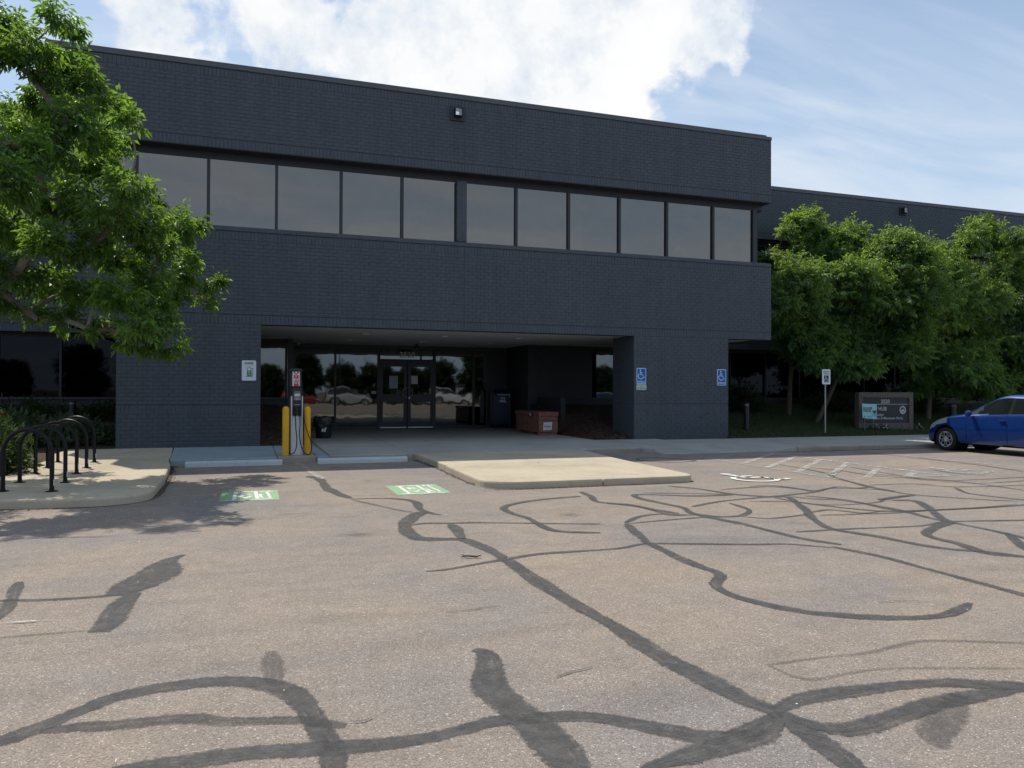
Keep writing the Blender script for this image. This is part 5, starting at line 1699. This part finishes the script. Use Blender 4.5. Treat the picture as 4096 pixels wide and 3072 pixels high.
def make_car(label, paint, group=None, suv=False):
    """nose towards +y, origin on the ground under the middle"""
    root = thing('parked_car', label, 'car', (0, 0, 0), group)
    #      y     zb    zbelt  ztop  wmid  wbelt wroof
    if suv:
        ST = [(-2.20, .50, .95, 1.05, .70, .66, .55), (-2.14, .40, 1.06, 1.45, .84, .80, .62), (-1.9, .32, 1.08, 1.66, .88, .84, .66), (-1.3, .28, 1.07, 1.70, .90, .86, .68),
              (-.6, .28, 1.06, 1.71, .90, .86, .68), (.1, .28, 1.05, 1.66, .90, .86, .67), (.55, .28, 1.04, 1.38, .90, .85, .66), (.95, .28, 1.02, 1.12, .90, .85, .70),
              (1.5, .28, .98, 1.07, .89, .83, .68), (1.95, .28, .88, .98, .86, .78, .6), (2.15, .34, .76, .82, .76, .68, .5), (2.22, .42, .66, .70, .62, .56, .4)]
        YR, YFW, RAD, ARCH = -1.35, 1.36, 0.36, 0.43
    else:
        ST = [(-1.98, .45, .88, .93, .66, .60, .48), (-1.93, .34, .98, 1.12, .78, .72, .52), (-1.72, .25, .99, 1.33, .83, .76, .55), (-1.3, .20, .975, 1.40, .85, .785, .57),
              (-.7, .18, .95, 1.435, .855, .79, .58), (-.1, .18, .925, 1.415, .855, .79, .58), (.32, .18, .905, 1.25, .855, .79, .58), (.80, .18, .875, 1.0, .85, .79, .62),
              (1.25, .18, .815, .915, .845, .775, .62), (1.60, .18, .72, .82, .81, .72, .56), (1.84, .20, .60, .70, .72, .62, .48), (1.95, .28, .52, .58, .58, .48, .38)]
        YR, YFW, RAD, ARCH = -1.22, 1.22, 0.295, 0.36
    A = np.array(ST)
    NY, NS = 150, 44
    ys_ = np.linspace(A[0, 0], A[-1, 0], NY)
    par = [cat1(A[:, 0], A[:, k], ys_) for k in range(1, 7)]
    kn = np.array([0, .16, .24, .46, .62, .66, .86, .93, 1.0])
    body, wind, head, tail, trim = MB(), {}, MB(), MB(), MB()
    grid = np.zeros((NY, 2 * NS - 1, 3))
    for i in range(NY):
        zb, zbelt, ztop, wm, wb, wr = [p[i] for p in par]
        gl = max(0.0, min(1.0, (ztop - zbelt - 0.10) / 0.25))            # how much greenhouse there is
        px = [0, wm * .86, wm * .97, wm, wb, wb * (1 - .03 * gl) - .005, wr * gl + wb * .80 * (1 - gl), wr * .86 * gl + wb * .55 * (1 - gl), 0]
        pz = [zb, zb, zb + .07, zb + (zbelt - zb) * .55, zbelt, zbelt + .02, ztop - .085 * gl - .03 * (1 - gl), ztop - .022, ztop]
        s = np.linspace(0, 1, NS)
        hx = np.interp(s, kn, px)
        hz = np.interp(s, kn, pz)
        for _ in range(2):
            hx[1:-1] = (hx[:-2] + 2 * hx[1:-1] + hx[2:]) / 4
            hz[1:-1] = (hz[:-2] + 2 * hz[1:-1] + hz[2:]) / 4
        grid[i, :NS] = np.stack([hx, np.full(NS, ys_[i]), hz], 1)
        grid[i, NS:] = np.stack([-hx[::-1][1:], np.full(NS - 1, ys_[i]), hz[::-1][1:]], 1)
    belt = lambda y: float(np.interp(y, ys_, par[1]))
    topz = lambda y: float(np.interp(y, ys_, par[2]))
    yb0, yb1 = (0.72, -1.62) if not suv else (0.85, -2.05)
    pb = (-0.42, -0.49)
    for i in range(NY - 1):
        for j in range(2 * NS - 2):
            q = [grid[i, j], grid[i, j + 1], grid[i + 1, j + 1], grid[i + 1, j]]
            c = sum(q) / 4
            x, y, z = c
            if abs(x) > 0.42 and (math.hypot(y - YFW, z - RAD) < ARCH or math.hypot(y - YR, z - RAD) < ARCH) and z < RAD + ARCH:
                continue
            tgt = body
            b_, t_ = belt(y), topz(y)
            roofz = t_ - .085
            sidewin = yb1 < y < yb0 and z > b_ + .035 and z < roofz - .012 and abs(x) > 0.4 and t_ - b_ > .2
            if sidewin:
                if pb[1] < y < pb[0]:
                    tgt = trim
                else:
                    key = ('side', x > 0, y > pb[0])
                    tgt = wind.setdefault(key, MB())
            elif (0.02 < y < 0.80 if not suv else 0.2 < y < .95) and z > b_ + .07 and abs(x) < float(np.interp(y, ys_, par[5])) * .93:
                tgt = wind.setdefault(('front',), MB())
            elif y < (-1.66 if not suv else -2.0) and z > b_ + .08 and z < (1.33 if not suv else 1.58) and abs(x) < .58:
                tgt = wind.setdefault(('rear',), MB())
            elif not suv and y > 1.22 and abs(x) > .40 and b_ - .115 + .05 * (1.6 - y) < z < b_ + .04 and abs(x) > .42:
                tgt = head
            elif suv and y > 1.75 and abs(x) > .45 and b_ - .16 < z < b_ + .0:
                tgt = head
            elif y < (-1.80 if not suv else -2.1) and abs(x) > .52 and (0.72 if not suv else .9) < z < (1.0 if not suv else 1.3):
                tgt = tail
            elif z < (0.235 if not suv else .36):
                tgt = trim
            tgt.add(q, [(0, 1, 2, 3)])

    def fin(mb, name, mat, parent):
        me = bpy.data.meshes.new(name)
        me.from_pydata(mb.v, [], mb.f)
        bm = bmesh.new()
        bm.from_mesh(me)
        bmesh.ops.remove_doubles(bm, verts=bm.verts, dist=0.0004)
        bmesh.ops.recalc_face_normals(bm, faces=bm.faces)
        bm.to_mesh(me)
        bm.free()
        return link_mesh(name, me, mat, parent, True)
    # keep the shading continuous over the parts
    bo = fin(body, 'body', paint, root)
    fin(trim, 'sill_trim', 'car_trim', root)
    for k, mb in wind.items():
        fin(mb, 'windscreen' if k[0] == 'front' else ('rear_window' if k[0] == 'rear' else 'side_window'), 'car_glass', root)
    # headlights and tail lights, one each side
    for mb, nm, mt in ((head, 'headlight', 'headlight_lens'), (tail, 'tail_light', 'tail_red')):
        for s in (-1, 1):
            m2 = MB()
            for fc in mb.f:
                if mb.v[fc[0]][0] * s > 0:
                    m2.add([mb.v[k] for k in fc], [(0, 1, 2, 3)])
            if m2.f:
                fin(m2, nm, mt, root)
    # inner wells and floor so that nothing shows through the arches
    W = A[:, 4].max()
    for yw in (YFW, YR):
        for s in (-1, 1):
            wl_ = MB()
            n = 20
            vs, fs = [], []
            for k in range(n + 1):
                a = R(-25 + 230 * k / n)
                for xx in (0.45, W - 0.035):
                    vs.append((s * xx, yw + ARCH * 1.01 * math.cos(a), RAD + ARCH * 1.01 * math.sin(a)))
            for k in range(n):
                fs.append((2 * k, 2 * k + 1, 2 * k + 3, 2 * k + 2))
            wl_.add(vs, fs)
            wl_.lathe([(0.0, 0.44), (ARCH * 1.01, 0.44), (ARCH * 1.01, 0.445)], (0, 0, 0), 20, 'x')
            if s < 0:
                wl_.v[len(vs):] = [(-p[0], p[1], p[2]) for p in wl_.v[len(vs):]]
            wl_.v[len(vs):] = [(p[0], p[1] + yw, p[2] + RAD) for p in wl_.v[len(vs):]]
            wl_.build('wheel_well', 'car_trim', root)
    MB().box(-W * .8, W * .8, -1.7, 1.6, 0.20, 0.26).build('underbody', 'car_trim', root)
    # wheels
    for yw in (YFW, YR):
        for s in (-1, 1):
            wh = bpy.data.objects.new('wheel', None)
            COL.objects.link(wh)
            attach(wh, root)
            xo = s * (W - 0.012)
            xi = s * (W - 0.20)
            mb = MB()
            rr = RAD
            prof = [(rr * .66, xi), (rr * .92, xi), (rr, xi + s * .03), (rr, xo - s * .035), (rr * .985, xo - s * .015), (rr * .90, xo), (rr * .72, xo - s * .004), (rr * .675, xo - s * .02)]
            mb.lathe(prof, (0, yw, rr), 36, 'x', cap=False)
            ty = mb.build('tyre', 'tyre', wh, smooth=True)
            rim = MB()
            ro = rr * .675
            xr = xo - s * .022
            dp = xr - s * .05

            def ringx(r0, r1, x, n=40):
                vs, fs = [], []
                for k in range(n):
                    a = 2 * math.pi * k / n
                    vs += [(x, yw + r0 * math.cos(a), rr + r0 * math.sin(a)), (x, yw + r1 * math.cos(a), rr + r1 * math.sin(a))]
                for k in range(n):
                    k2 = (k + 1) % n
                    fs.append((2 * k, 2 * k + 1, 2 * k2 + 1, 2 * k2))
                rim.add(vs, fs)
            ringx(ro * .90, ro, xr)
            ringx(0.0005, ro * .30, xr - s * .006)
            # five lobed spokes, each a frame round an open window
            for k in range(5):
                a0 = R(90 + 72 * k)
                for m in range(14):
                    a = 2 * math.pi * m / 14
                    b2 = 2 * math.pi * (m + 1) / 14
                    pp = []
                    for rad_, ang in ((ro * .20, a), (ro * .275, a), (ro * .275, b2), (ro * .20, b2)):
                        cy = yw + ro * .60 * math.cos(a0) + rad_ * math.cos(ang)
                        cz = rr + ro * .60 * math.sin(a0) + rad_ * 1.12 * math.sin(ang)
                        pp.append((xr + s * .002, cy, cz))
                    rim.add(pp, [(0, 1, 2, 3)])
                for dl in (-1, 1):
                    e0, e1 = a0 + dl * R(36), a0 + dl * R(36)
                    r0_, r1_ = ro * .26, ro * .93
                    wd = R(5)
                    rim.add([(xr, yw + r0_ * math.cos(e0 - wd * 2), rr + r0_ * math.sin(e0 - wd * 2)), (xr, yw + r0_ * math.cos(e0 + wd * 2), rr + r0_ * math.sin(e0 + wd * 2)),
                             (xr, yw + r1_ * math.cos(e1 + wd), rr + r1_ * math.sin(e1 + wd)), (xr, yw + r1_ * math.cos(e1 - wd), rr + r1_ * math.sin(e1 - wd))], [(0, 1, 2, 3)])
            rim.build('rim', 'alloy', wh)
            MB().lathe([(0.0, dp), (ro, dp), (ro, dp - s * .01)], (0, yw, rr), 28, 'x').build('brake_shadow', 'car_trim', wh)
    # mirrors, handles, door seams, grille, plate
    for s in (-1, 1):
        mx_ = MB()
        mx_.lathe([(0.01, -.09), (.055, -.075), (.075, -.03), (.075, .03), (.055, .07), (.01, .085)], (0, 0, 0), 14, 'x')
        mx_.v = [(s * (W + .065) + p[0], (.50 if not suv else .72) + p[1] * .7, belt(.5) + .065 + p[2]) for p in mx_.v]
        mi = mx_.build('mirror', paint, root, smooth=True)
        MB().box(min(s * (W - .06), s * (W + .01)), max(s * (W - .06), s * (W + .01)), (.48 if not suv else .70), (.53 if not suv else .75), belt(.5) + .03, belt(.5) + .06).build('mirror_arm', 'car_trim', mi)
        for yh in ((-.32, -1.02) if not suv else (-.3, -1.15)):
            MB().box(min(s * (W - .03), s * (W + .012)), max(s * (W - .03), s * (W + .012)), yh - .08, yh + .08, belt(yh) - .135, belt(yh) - .108).build('door_handle', paint, root, bevel=.005)
        for ysm in ((.62, pb[0] - .03, -1.22) if not suv else (.75, pb[0] - .03, -1.4)):
            pts = []
            for z in np.linspace(.28 if not suv else .4, belt(ysm) + .0, 12):
                col_ = grid[np.argmin(abs(ys_ - ysm)), :NS]
                k = np.searchsorted(col_[:, 2][5:30], z) + 5
                if ysm < -1.1 and math.hypot(ysm - YR, z - RAD) < ARCH + .02:
                    continue
                pts.append((s * (col_[min(k, NS - 1), 0] + .001), ysm, z))
            if len(pts) > 2:
                MB().tube(pts, .0045, 5).build('door_seam', 'car_trim', root)
    MB().box(-.42, .42, A[-1, 0] - .015, A[-1, 0] + .012, .36, .46).build('grille', 'car_trim', root, bevel=.01)
    return root


blue = make_car('bright blue hatchback with silver wheels parked nose-in beside the lawn', 'car_blue')
blue.location = (16.585 + 0.855 + 0.0, 13.45, ZA)

# ------------------------------------------------------------------ foliage


def leaf_mesh(P, D, size, leaflets, mat, name, parent, droop=0.35, spread=0.9, aspect=0.42, tint=None):
    """P (n,3) leaf bases, D (n,3) unit directions; every leaf is a compound leaf of folded leaflets"""
    n = len(P)
    up = np.tile(np.array([0, 0, 1.0]), (n, 1)) + RNG.normal(0, .45, (n, 3))
    S = np.cross(D, up)
    S /= np.linalg.norm(S, axis=1, keepdims=True) + 1e-9
    N = np.cross(S, D)
    sz = size * RNG.uniform(.7, 1.25, n)
    Vs, Ts = [], []
    base_t = RNG.random(n) if tint is None else tint
    for (along, side, ln) in leaflets:
        L = (sz * ln)[:, None]
        b = P + D * (sz * along)[:, None]
        dr = D * (1 - abs(side)) + S * side * spread + N * RNG.normal(0, .22, (n, 1)) + np.array([0, 0, -droop]) * RNG.uniform(.3, 1.4, (n, 1))
        dr /= np.linalg.norm(dr, axis=1, keepdims=True) + 1e-9
        sd = np.cross(dr, N)
        sd /= np.linalg.norm(sd, axis=1, keepdims=True) + 1e-9
        nn = np.cross(sd, dr)
        w_ = L * aspect * .5
        fold = L * RNG.uniform(.05, .16, (n, 1))
        tip = b + dr * L + np.array([0, 0, -1]) * L * .10
        mid = b + dr * L * .48
        q = np.stack([b, mid + sd * w_ + nn * fold, tip, mid - sd * w_ + nn * fold], 1)
        Vs.append(q)
        Ts.append(np.repeat(np.clip(base_t + RNG.normal(0, .12, n), 0, 1)[:, None], 4, 1))
    V = np.concatenate(Vs, 0)
    T = np.concatenate(Ts, 0).ravel()
    k = len(V)
    idx = np.arange(k)[:, None] * 4
    F = np.concatenate([idx + np.array([0, 1, 2]), idx + np.array([0, 2, 3])], 0)
    return fpoly_np(name, V.reshape(-1, 3), F, mat, parent, tint=T)


ELDER = [(.45, .8, .55), (.45, -.8, .55), (.7, .6, .6), (.7, -.6, .6), (.95, 0, .7)]
ASH = [(.30, .85, .5), (.30, -.85, .5), (.6, .75, .55), (.6, -.75, .55), (.9, .55, .5), (.9, -.55, .5), (1.05, 0, .6)]
SINGLE = [(.1, .35, .8), (.3, -.35, .8), (.5, 0, .9)]


def grow(root_pts, clumps, k_r=0.010):
    """joins clump centres to the trunk by shortest hops; returns branch list with radii"""
    nodes = [np.array(p, float) for p in root_pts]
    par_ = [-1] + list(range(len(root_pts) - 1))
    todo = [np.array(c[:3], float) for c in clumps]
    r0 = nodes[-1]
    dist0 = {}
    order_ = sorted(range(len(todo)), key=lambda i: np.linalg.norm(todo[i] - r0))
    start = max(0, len(root_pts) // 2 - 1)
    for i in order_:
        c = todo[i]
        best, bd = None, 1e9
        for j in range(start, len(nodes)):
            d = np.linalg.norm(c - nodes[j])
            d += 0.25 * max(0, np.dot(nodes[j] - r0, nodes[j] - r0) - np.dot(c - r0, c - r0)) + 0.6 * max(0, nodes[j][2] - c[2])
            if d < bd:
                bd, best = d, j
        mid = (nodes[best] + c) / 2 + RNG.normal(0, .06, 3) + np.array([0, 0, .05])
        nodes.append(mid)
        par_.append(best)
        nodes.append(c)
        par_.append(len(nodes) - 2)
    cnt = [1] * len(nodes)
    for i in range(len(nodes) - 1, 0, -1):
        if par_[i] >= 0:
            cnt[par_[i]] += cnt[i]
    return nodes, par_, [k_r * math.sqrt(c) for c in cnt]


def tree(name, label, trunk, clumps, mat, bark, size, leaflets, twigs, per, trunk_r, group=None, droop=.35, cat='tree', flat=.8, k_r=.010):
    t = thing(name, label, cat, trunk[0], group)
    nodes, par_, rad = grow(trunk, clumps, k_r)
    tk = MB()
    nt = len(trunk)
    tk.tube(trunk, [trunk_r * (1 - .45 * i / (nt - 1)) for i in range(nt)], 12)
    tk.build('trunk', bark, t, smooth=True)
    br = MB()
    for i in range(nt, len(nodes)):
        a, b = nodes[par_[i]], nodes[i]
        br.tube([a, b], [min(rad[par_[i]], trunk_r * .6), rad[i]], 6, cap=False)
    P, D, T = [], [], []
    for c in clumps:
        c0 = np.array(c[:3])
        r = c[3]
        m = max(5, int(twigs * (r / .33) ** 1.3))
        ct = RNG.uniform(-.25, .25)
        for _ in range(m):
            d = RNG.normal(0, 1, 3)
            d[2] *= flat
            d /= np.linalg.norm(d)
            if d[2] < -.55:
                d[2] *= .4
            ln = r * RNG.uniform(.55, 1.22) * (1.35 if RNG.random() < .18 else 1.0)
            st = c0 + d * r * .08
            en = c0 + d * ln + np.array([0, 0, .10 * r])
            br.tube([st, (st + en) / 2 + RNG.normal(0, .02, 3), en], [.0055, .004, .0022], 3, cap=False)
            k = max(3, int(per * RNG.uniform(.7, 1.3)))
            u = RNG.uniform(.22, 1.03, k)
            pos = st[None] * (1 - u[:, None]) + en[None] * u[:, None] + RNG.normal(0, .035 * (r / .33), (k, 3))
            dd = d[None] + RNG.normal(0, .55, (k, 3)) + np.array([0, 0, -droop * .6])
            dd /= np.linalg.norm(dd, axis=1, keepdims=True)
            P.append(pos)
            D.append(dd)
            T.append(np.clip(.5 + ct + RNG.normal(0, .18, k), 0, 1))
    br.build('branches', bark, t)
    leaf_mesh(np.concatenate(P), np.concatenate(D), size, leaflets, mat, 'crown', t, droop, tint=np.concatenate(T))
    return t


tree('street_tree', 'large leafy tree hanging over the bike racks from the left edge', [(-5.2, 13.6, 0.1), (-5.15, 13.55, 1.2), (-5.05, 13.5, 2.2), (-4.8, 13.45, 3.2), (-4.5, 13.4, 4.3)],
     LEFT_TREE, 'leaf_left_tree', 'pale_bark', 0.17, ELDER, 23, 10, 0.16, droop=.45)
tree('lawn_tree', 'slim upright tree at the left end of the tree row, against the brick', [(18.2, 22.6, 0.5), (18.2, 22.5, 2.0), (18.3, 22.4, 3.6), (18.5, 22.3, 5.0)],
     RIGHT_TREE_A, 'leaf_right_tree', 'bark', 0.22, ASH, 20, 11, 0.09, 'trees on the right-hand lawn', droop=.6)
tree('lawn_tree', 'broad tree with a slanting trunk between the post sign and the monument', [(18.35, 21.4, 0.35), (18.75, 21.3, 1.2), (19.15, 21.2, 2.1), (19.35, 21.1, 3.0), (19.5, 21.0, 4.2)],
     RIGHT_TREE_B, 'leaf_right_tree', 'bark', 0.22, ASH, 22, 11, 0.085, 'trees on the right-hand lawn', droop=.7)
tree('lawn_tree', 'tree at the right edge above the blue car', [(23.6, 21.6, 0.4), (23.6, 21.5, 1.6), (23.8, 21.4, 2.8), (24.2, 21.2, 4.2)],
     RIGHT_TREE_C, 'leaf_right_tree', 'bark', 0.22, ASH, 22, 11, 0.10, 'trees on the right-hand lawn', droop=.7)


def shrub(name, label, cx, cy, z0, rx, ry, h, n, mat, size, leaflets, cat='shrub', droop=.1, group=None, stems=9):
    t = thing(name, label, cat, (cx, cy, z0), group)
    sm = MB()
    P, D = [], []
    for k in range(stems):
        a = 2 * math.pi * k / stems + random.random()
        r = random.uniform(.25, .8)
        e = (cx + rx * r * math.cos(a), cy + ry * r * math.sin(a), z0 + h * random.uniform(.5, .9))
        sm.tube([(cx + .1 * math.cos(a), cy + .1 * math.sin(a), z0 - .05), ((cx + e[0]) / 2, (cy + e[1]) / 2, z0 + h * .35), e], [.012, .008, .004], 5, cap=False)
    sm.build('stems', 'bark', t)
    q = RNG.normal(0, 1, (n, 3))
    q /= np.linalg.norm(q, axis=1, keepdims=True)
    q[:, 2] = np.abs(q[:, 2])
    rr = RNG.uniform(.35, 1.0, n) ** .6 * (1 + .18 * np.sin(5 * np.arctan2(q[:, 1], q[:, 0]) + cx) + .12 * RNG.normal(0, 1, n))
    P = np.stack([cx + q[:, 0] * rr * rx, cy + q[:, 1] * rr * ry, z0 + q[:, 2] * rr * h], 1)
    D = q + RNG.normal(0, .5, (n, 3)) + np.array([0, 0, .35])
    D /= np.linalg.norm(D, axis=1, keepdims=True)
    leaf_mesh(P, D, size, leaflets, mat, 'foliage', t, droop)
    return t


shrub('juniper', 'grey-green juniper spreading behind the nearest bike hoops', -5.3, 20.1, .25, .85, .55, .62, 1500, 'leaf_juniper', .13, SINGLE, group='junipers behind the bike racks')
shrub('juniper', 'grey-green juniper behind the middle bike hoops', -4.1, 20.05, .25, .75, .5, .52, 1400, 'leaf_juniper', .13, SINGLE, group='junipers behind the bike racks')
shrub('juniper', 'small sparse juniper beside the left pillar', -3.3, 20.2, .28, .45, .4, .30, 500, 'leaf_juniper', .12, SINGLE, group='junipers behind the bike racks')
shrub('dark_shrub', 'dark green shrub at the left edge beside the concrete pad', -4.35, 14.4, .12, .78, 1.3, .85, 2600, 'leaf_dark', .12, SINGLE)
shrub('dark_shrub', 'low dark shrub on the bank below the left window', -5.6, 22.4, .6, 1.2, .8, .55, 1500, 'leaf_dark', .12, SINGLE)
shrub('dark_shrub', 'low dark shrub on the bank behind the bollard light', -3.6, 22.9, .75, .9, .6, .35, 900, 'leaf_dark', .12, SINGLE)
fl = shrub('flowering_shrub', 'low shrub with crimson flowers at the left edge of the bank', -6.15, 21.2, .4, .55, .5, .62, 700, 'leaf_dark', .11, SINGLE)
n = 260
q = RNG.normal(0, 1, (n, 3))
q /= np.linalg.norm(q, axis=1, keepdims=True)
P = np.stack([-6.1 + q[:, 0] * .55, 21.1 + q[:, 1] * .5, .45 + np.abs(q[:, 2]) * .66], 1)
leaf_mesh(P, q, .10, SINGLE, 'petal_red', 'flowers', fl, .1, aspect=.8)['kind'] = 'stuff'
for k, x in enumerate((19.7, 20.05, 20.75, 21.05, 21.55)):
    w5 = ('leftmost', 'second', 'middle', 'fourth', 'rightmost')[k]
    t = shrub('bedding_plant', w5 + ' of the low white-flowering plants at the foot of the monument', x, 20.12, .22, .16, .12, .16, 70, 'leaf_dark', .08, SINGLE, 'flower', group='white flowers along the monument', stems=4)
    n = 22
    q = RNG.normal(0, 1, (n, 3))
    q /= np.linalg.norm(q, axis=1, keepdims=True)
    P = np.stack([x + q[:, 0] * .14, 20.08 + q[:, 1] * .1, .28 + np.abs(q[:, 2]) * .12], 1)
    leaf_mesh(P, q, .06, SINGLE, 'petal_white', 'flowers', t, .1, aspect=.9)['kind'] = 'stuff'
shrub('dark_shrub', 'dark evergreen bush against the wing behind the post sign', 16.6, 23.4, .75, .9, .7, 1.0, 1500, 'leaf_dark', .14, SINGLE)
shrub('dark_shrub', 'dark evergreen bush behind the monument sign', 21.0, 23.4, .75, 1.2, .7, .75, 1500, 'leaf_dark', .14, SINGLE)
shrub('dark_shrub', 'dark evergreen bush right of the monument, behind the car', 24.6, 23.2, .75, 1.3, .8, 1.0, 1500, 'leaf_dark', .14, SINGLE)

# ------------------------------------------------------------------ across the lot: what the entrance glass mirrors
med = struct(MB().prism([(-40, -19.6), (48, -19.6), (48, -18.6), (-40, -18.6)], 0, .16).build('median', 'tan_concrete', bevel=.02))
terr = struct(MB().box(-60, 70, -59, -23.6, 0.0, 0.15).build('far_planting_strip', 'mulch'))
CARGRP = 'cars parked across the lot, mirrored in the entrance glass'
suv = make_car('silver estate car across the lot, mirrored left of the doors', 'car_silver', CARGRP, suv=True)
suv.location = (8.8, -21.3, ZA)
suv.rotation_euler = (0, 0, R(-90))


def car_copy(src, label, paint, x, y, rz):
    c = copy_tree(src)
    c['label'] = label
    c['group'] = CARGRP
    c.location = (x, y, ZA)
    c.rotation_euler = (0, 0, rz)
    for o in c.children_recursive:
        if o.type == 'MESH' and o.material_slots and o.material_slots[0].material and o.material_slots[0].material.name in ('car_blue', 'car_silver'):
            o.material_slots[0].link = 'OBJECT'
            o.material_slots[0].material = MATS[paint]
    return c


car_copy(blue, 'red hatchback across the lot, mirrored behind the charger', 'car_red', 4.4, -21.3, R(-90))
car_copy(blue, 'dark grey hatchback across the lot, mirrored in the glass doors', 'car_charcoal', 13.3, -21.3, R(90))
car_copy(suv, 'white estate car across the lot, mirrored right of the doors', 'car_white', 18.9, -21.3, R(-90))


def far_clumps(h, wd, n, seed):
    rg = np.random.default_rng(seed)
    out_ = []
    for i in range(n):
        a = rg.uniform(0, 6.28)
        zz = rg.uniform(.18, 1.0)
        rad_ = wd * math.sqrt(rg.random()) * (1.0 - .55 * abs(zz - .45) * 1.6)
        out_.append((rad_ * math.cos(a), rad_ * math.sin(a), h * zz, h * rg.uniform(.12, .18)))
    return out_


protos = []
for k, (h, wd) in enumerate(((5.6, 2.3), (4.6, 2.6), (6.6, 1.9))):
    protos.append(tree('far_tree', 'x', [(0, 0, 0.0), (0.05, 0, h * .2), (0, .05, h * .4), (0, 0, h * .6)], far_clumps(h, wd, 55, 40 + k),
                       'leaf_dark', 'bark', .44, SINGLE, 6, 8, .13, 'trees across the lot', k_r=.012))
spots = [(-20.5, -27, 1), (-15, -30, 0), (-9.5, -27, 2), (-3.5, -29, 0), (1.2, -27, 1), (5.2, -31, 2), (8.8, -28, 0), (12.6, -30, 1), (16.0, -28, 1), (19.6, -29, 0), (23.4, -27, 2), (27.5, -29, 1), (32, -28, 0), (37, -27, 1)]
names = ['first', 'second', 'third', 'fourth', 'fifth', 'sixth', 'seventh', 'eighth', 'ninth', 'tenth', 'eleventh', 'twelfth', 'thirteenth', 'fourteenth']
used = set()
for k, (x, y, p) in enumerate(spots):
    o = protos[p] if p not in used else copy_tree(protos[p])
    used.add(p)
    o.location = (x, y, .14)
    o.rotation_euler = (0, 0, random.uniform(0, 6.28))
    s = random.uniform(.70, .86)
    o.scale = (s, s, s * random.uniform(.92, 1.05))
    o['label'] = names[k] + ' tree from the west in the row across the lot, mirrored in the glass'
for x, lb in ((3.9, 'tall dark lamp pole across the lot, mirrored left of the charger bay'), (8.3, 'tall dark lamp pole across the lot, mirrored beside the glass doors')):
    t = thing('lamp_pole', lb, 'lamp pole', (x, -24.6, .15))
    MB().lathe([(.10, .15), (.10, 3.0), (.07, 9.0)], (x, -24.6, 0), 12).build('pole', 'bronze_metal', t, smooth=True)
    MB().lathe([(.22, .14), (.22, .6), (.18, .62)], (x, -24.6, 0), 14).build('footing', 'kerb_concrete', t)
    MB().box(x - .2, x + .2, -24.6, -23.7, 8.9, 9.05).build('lamp_head', 'bronze_metal', t, bevel=.02)
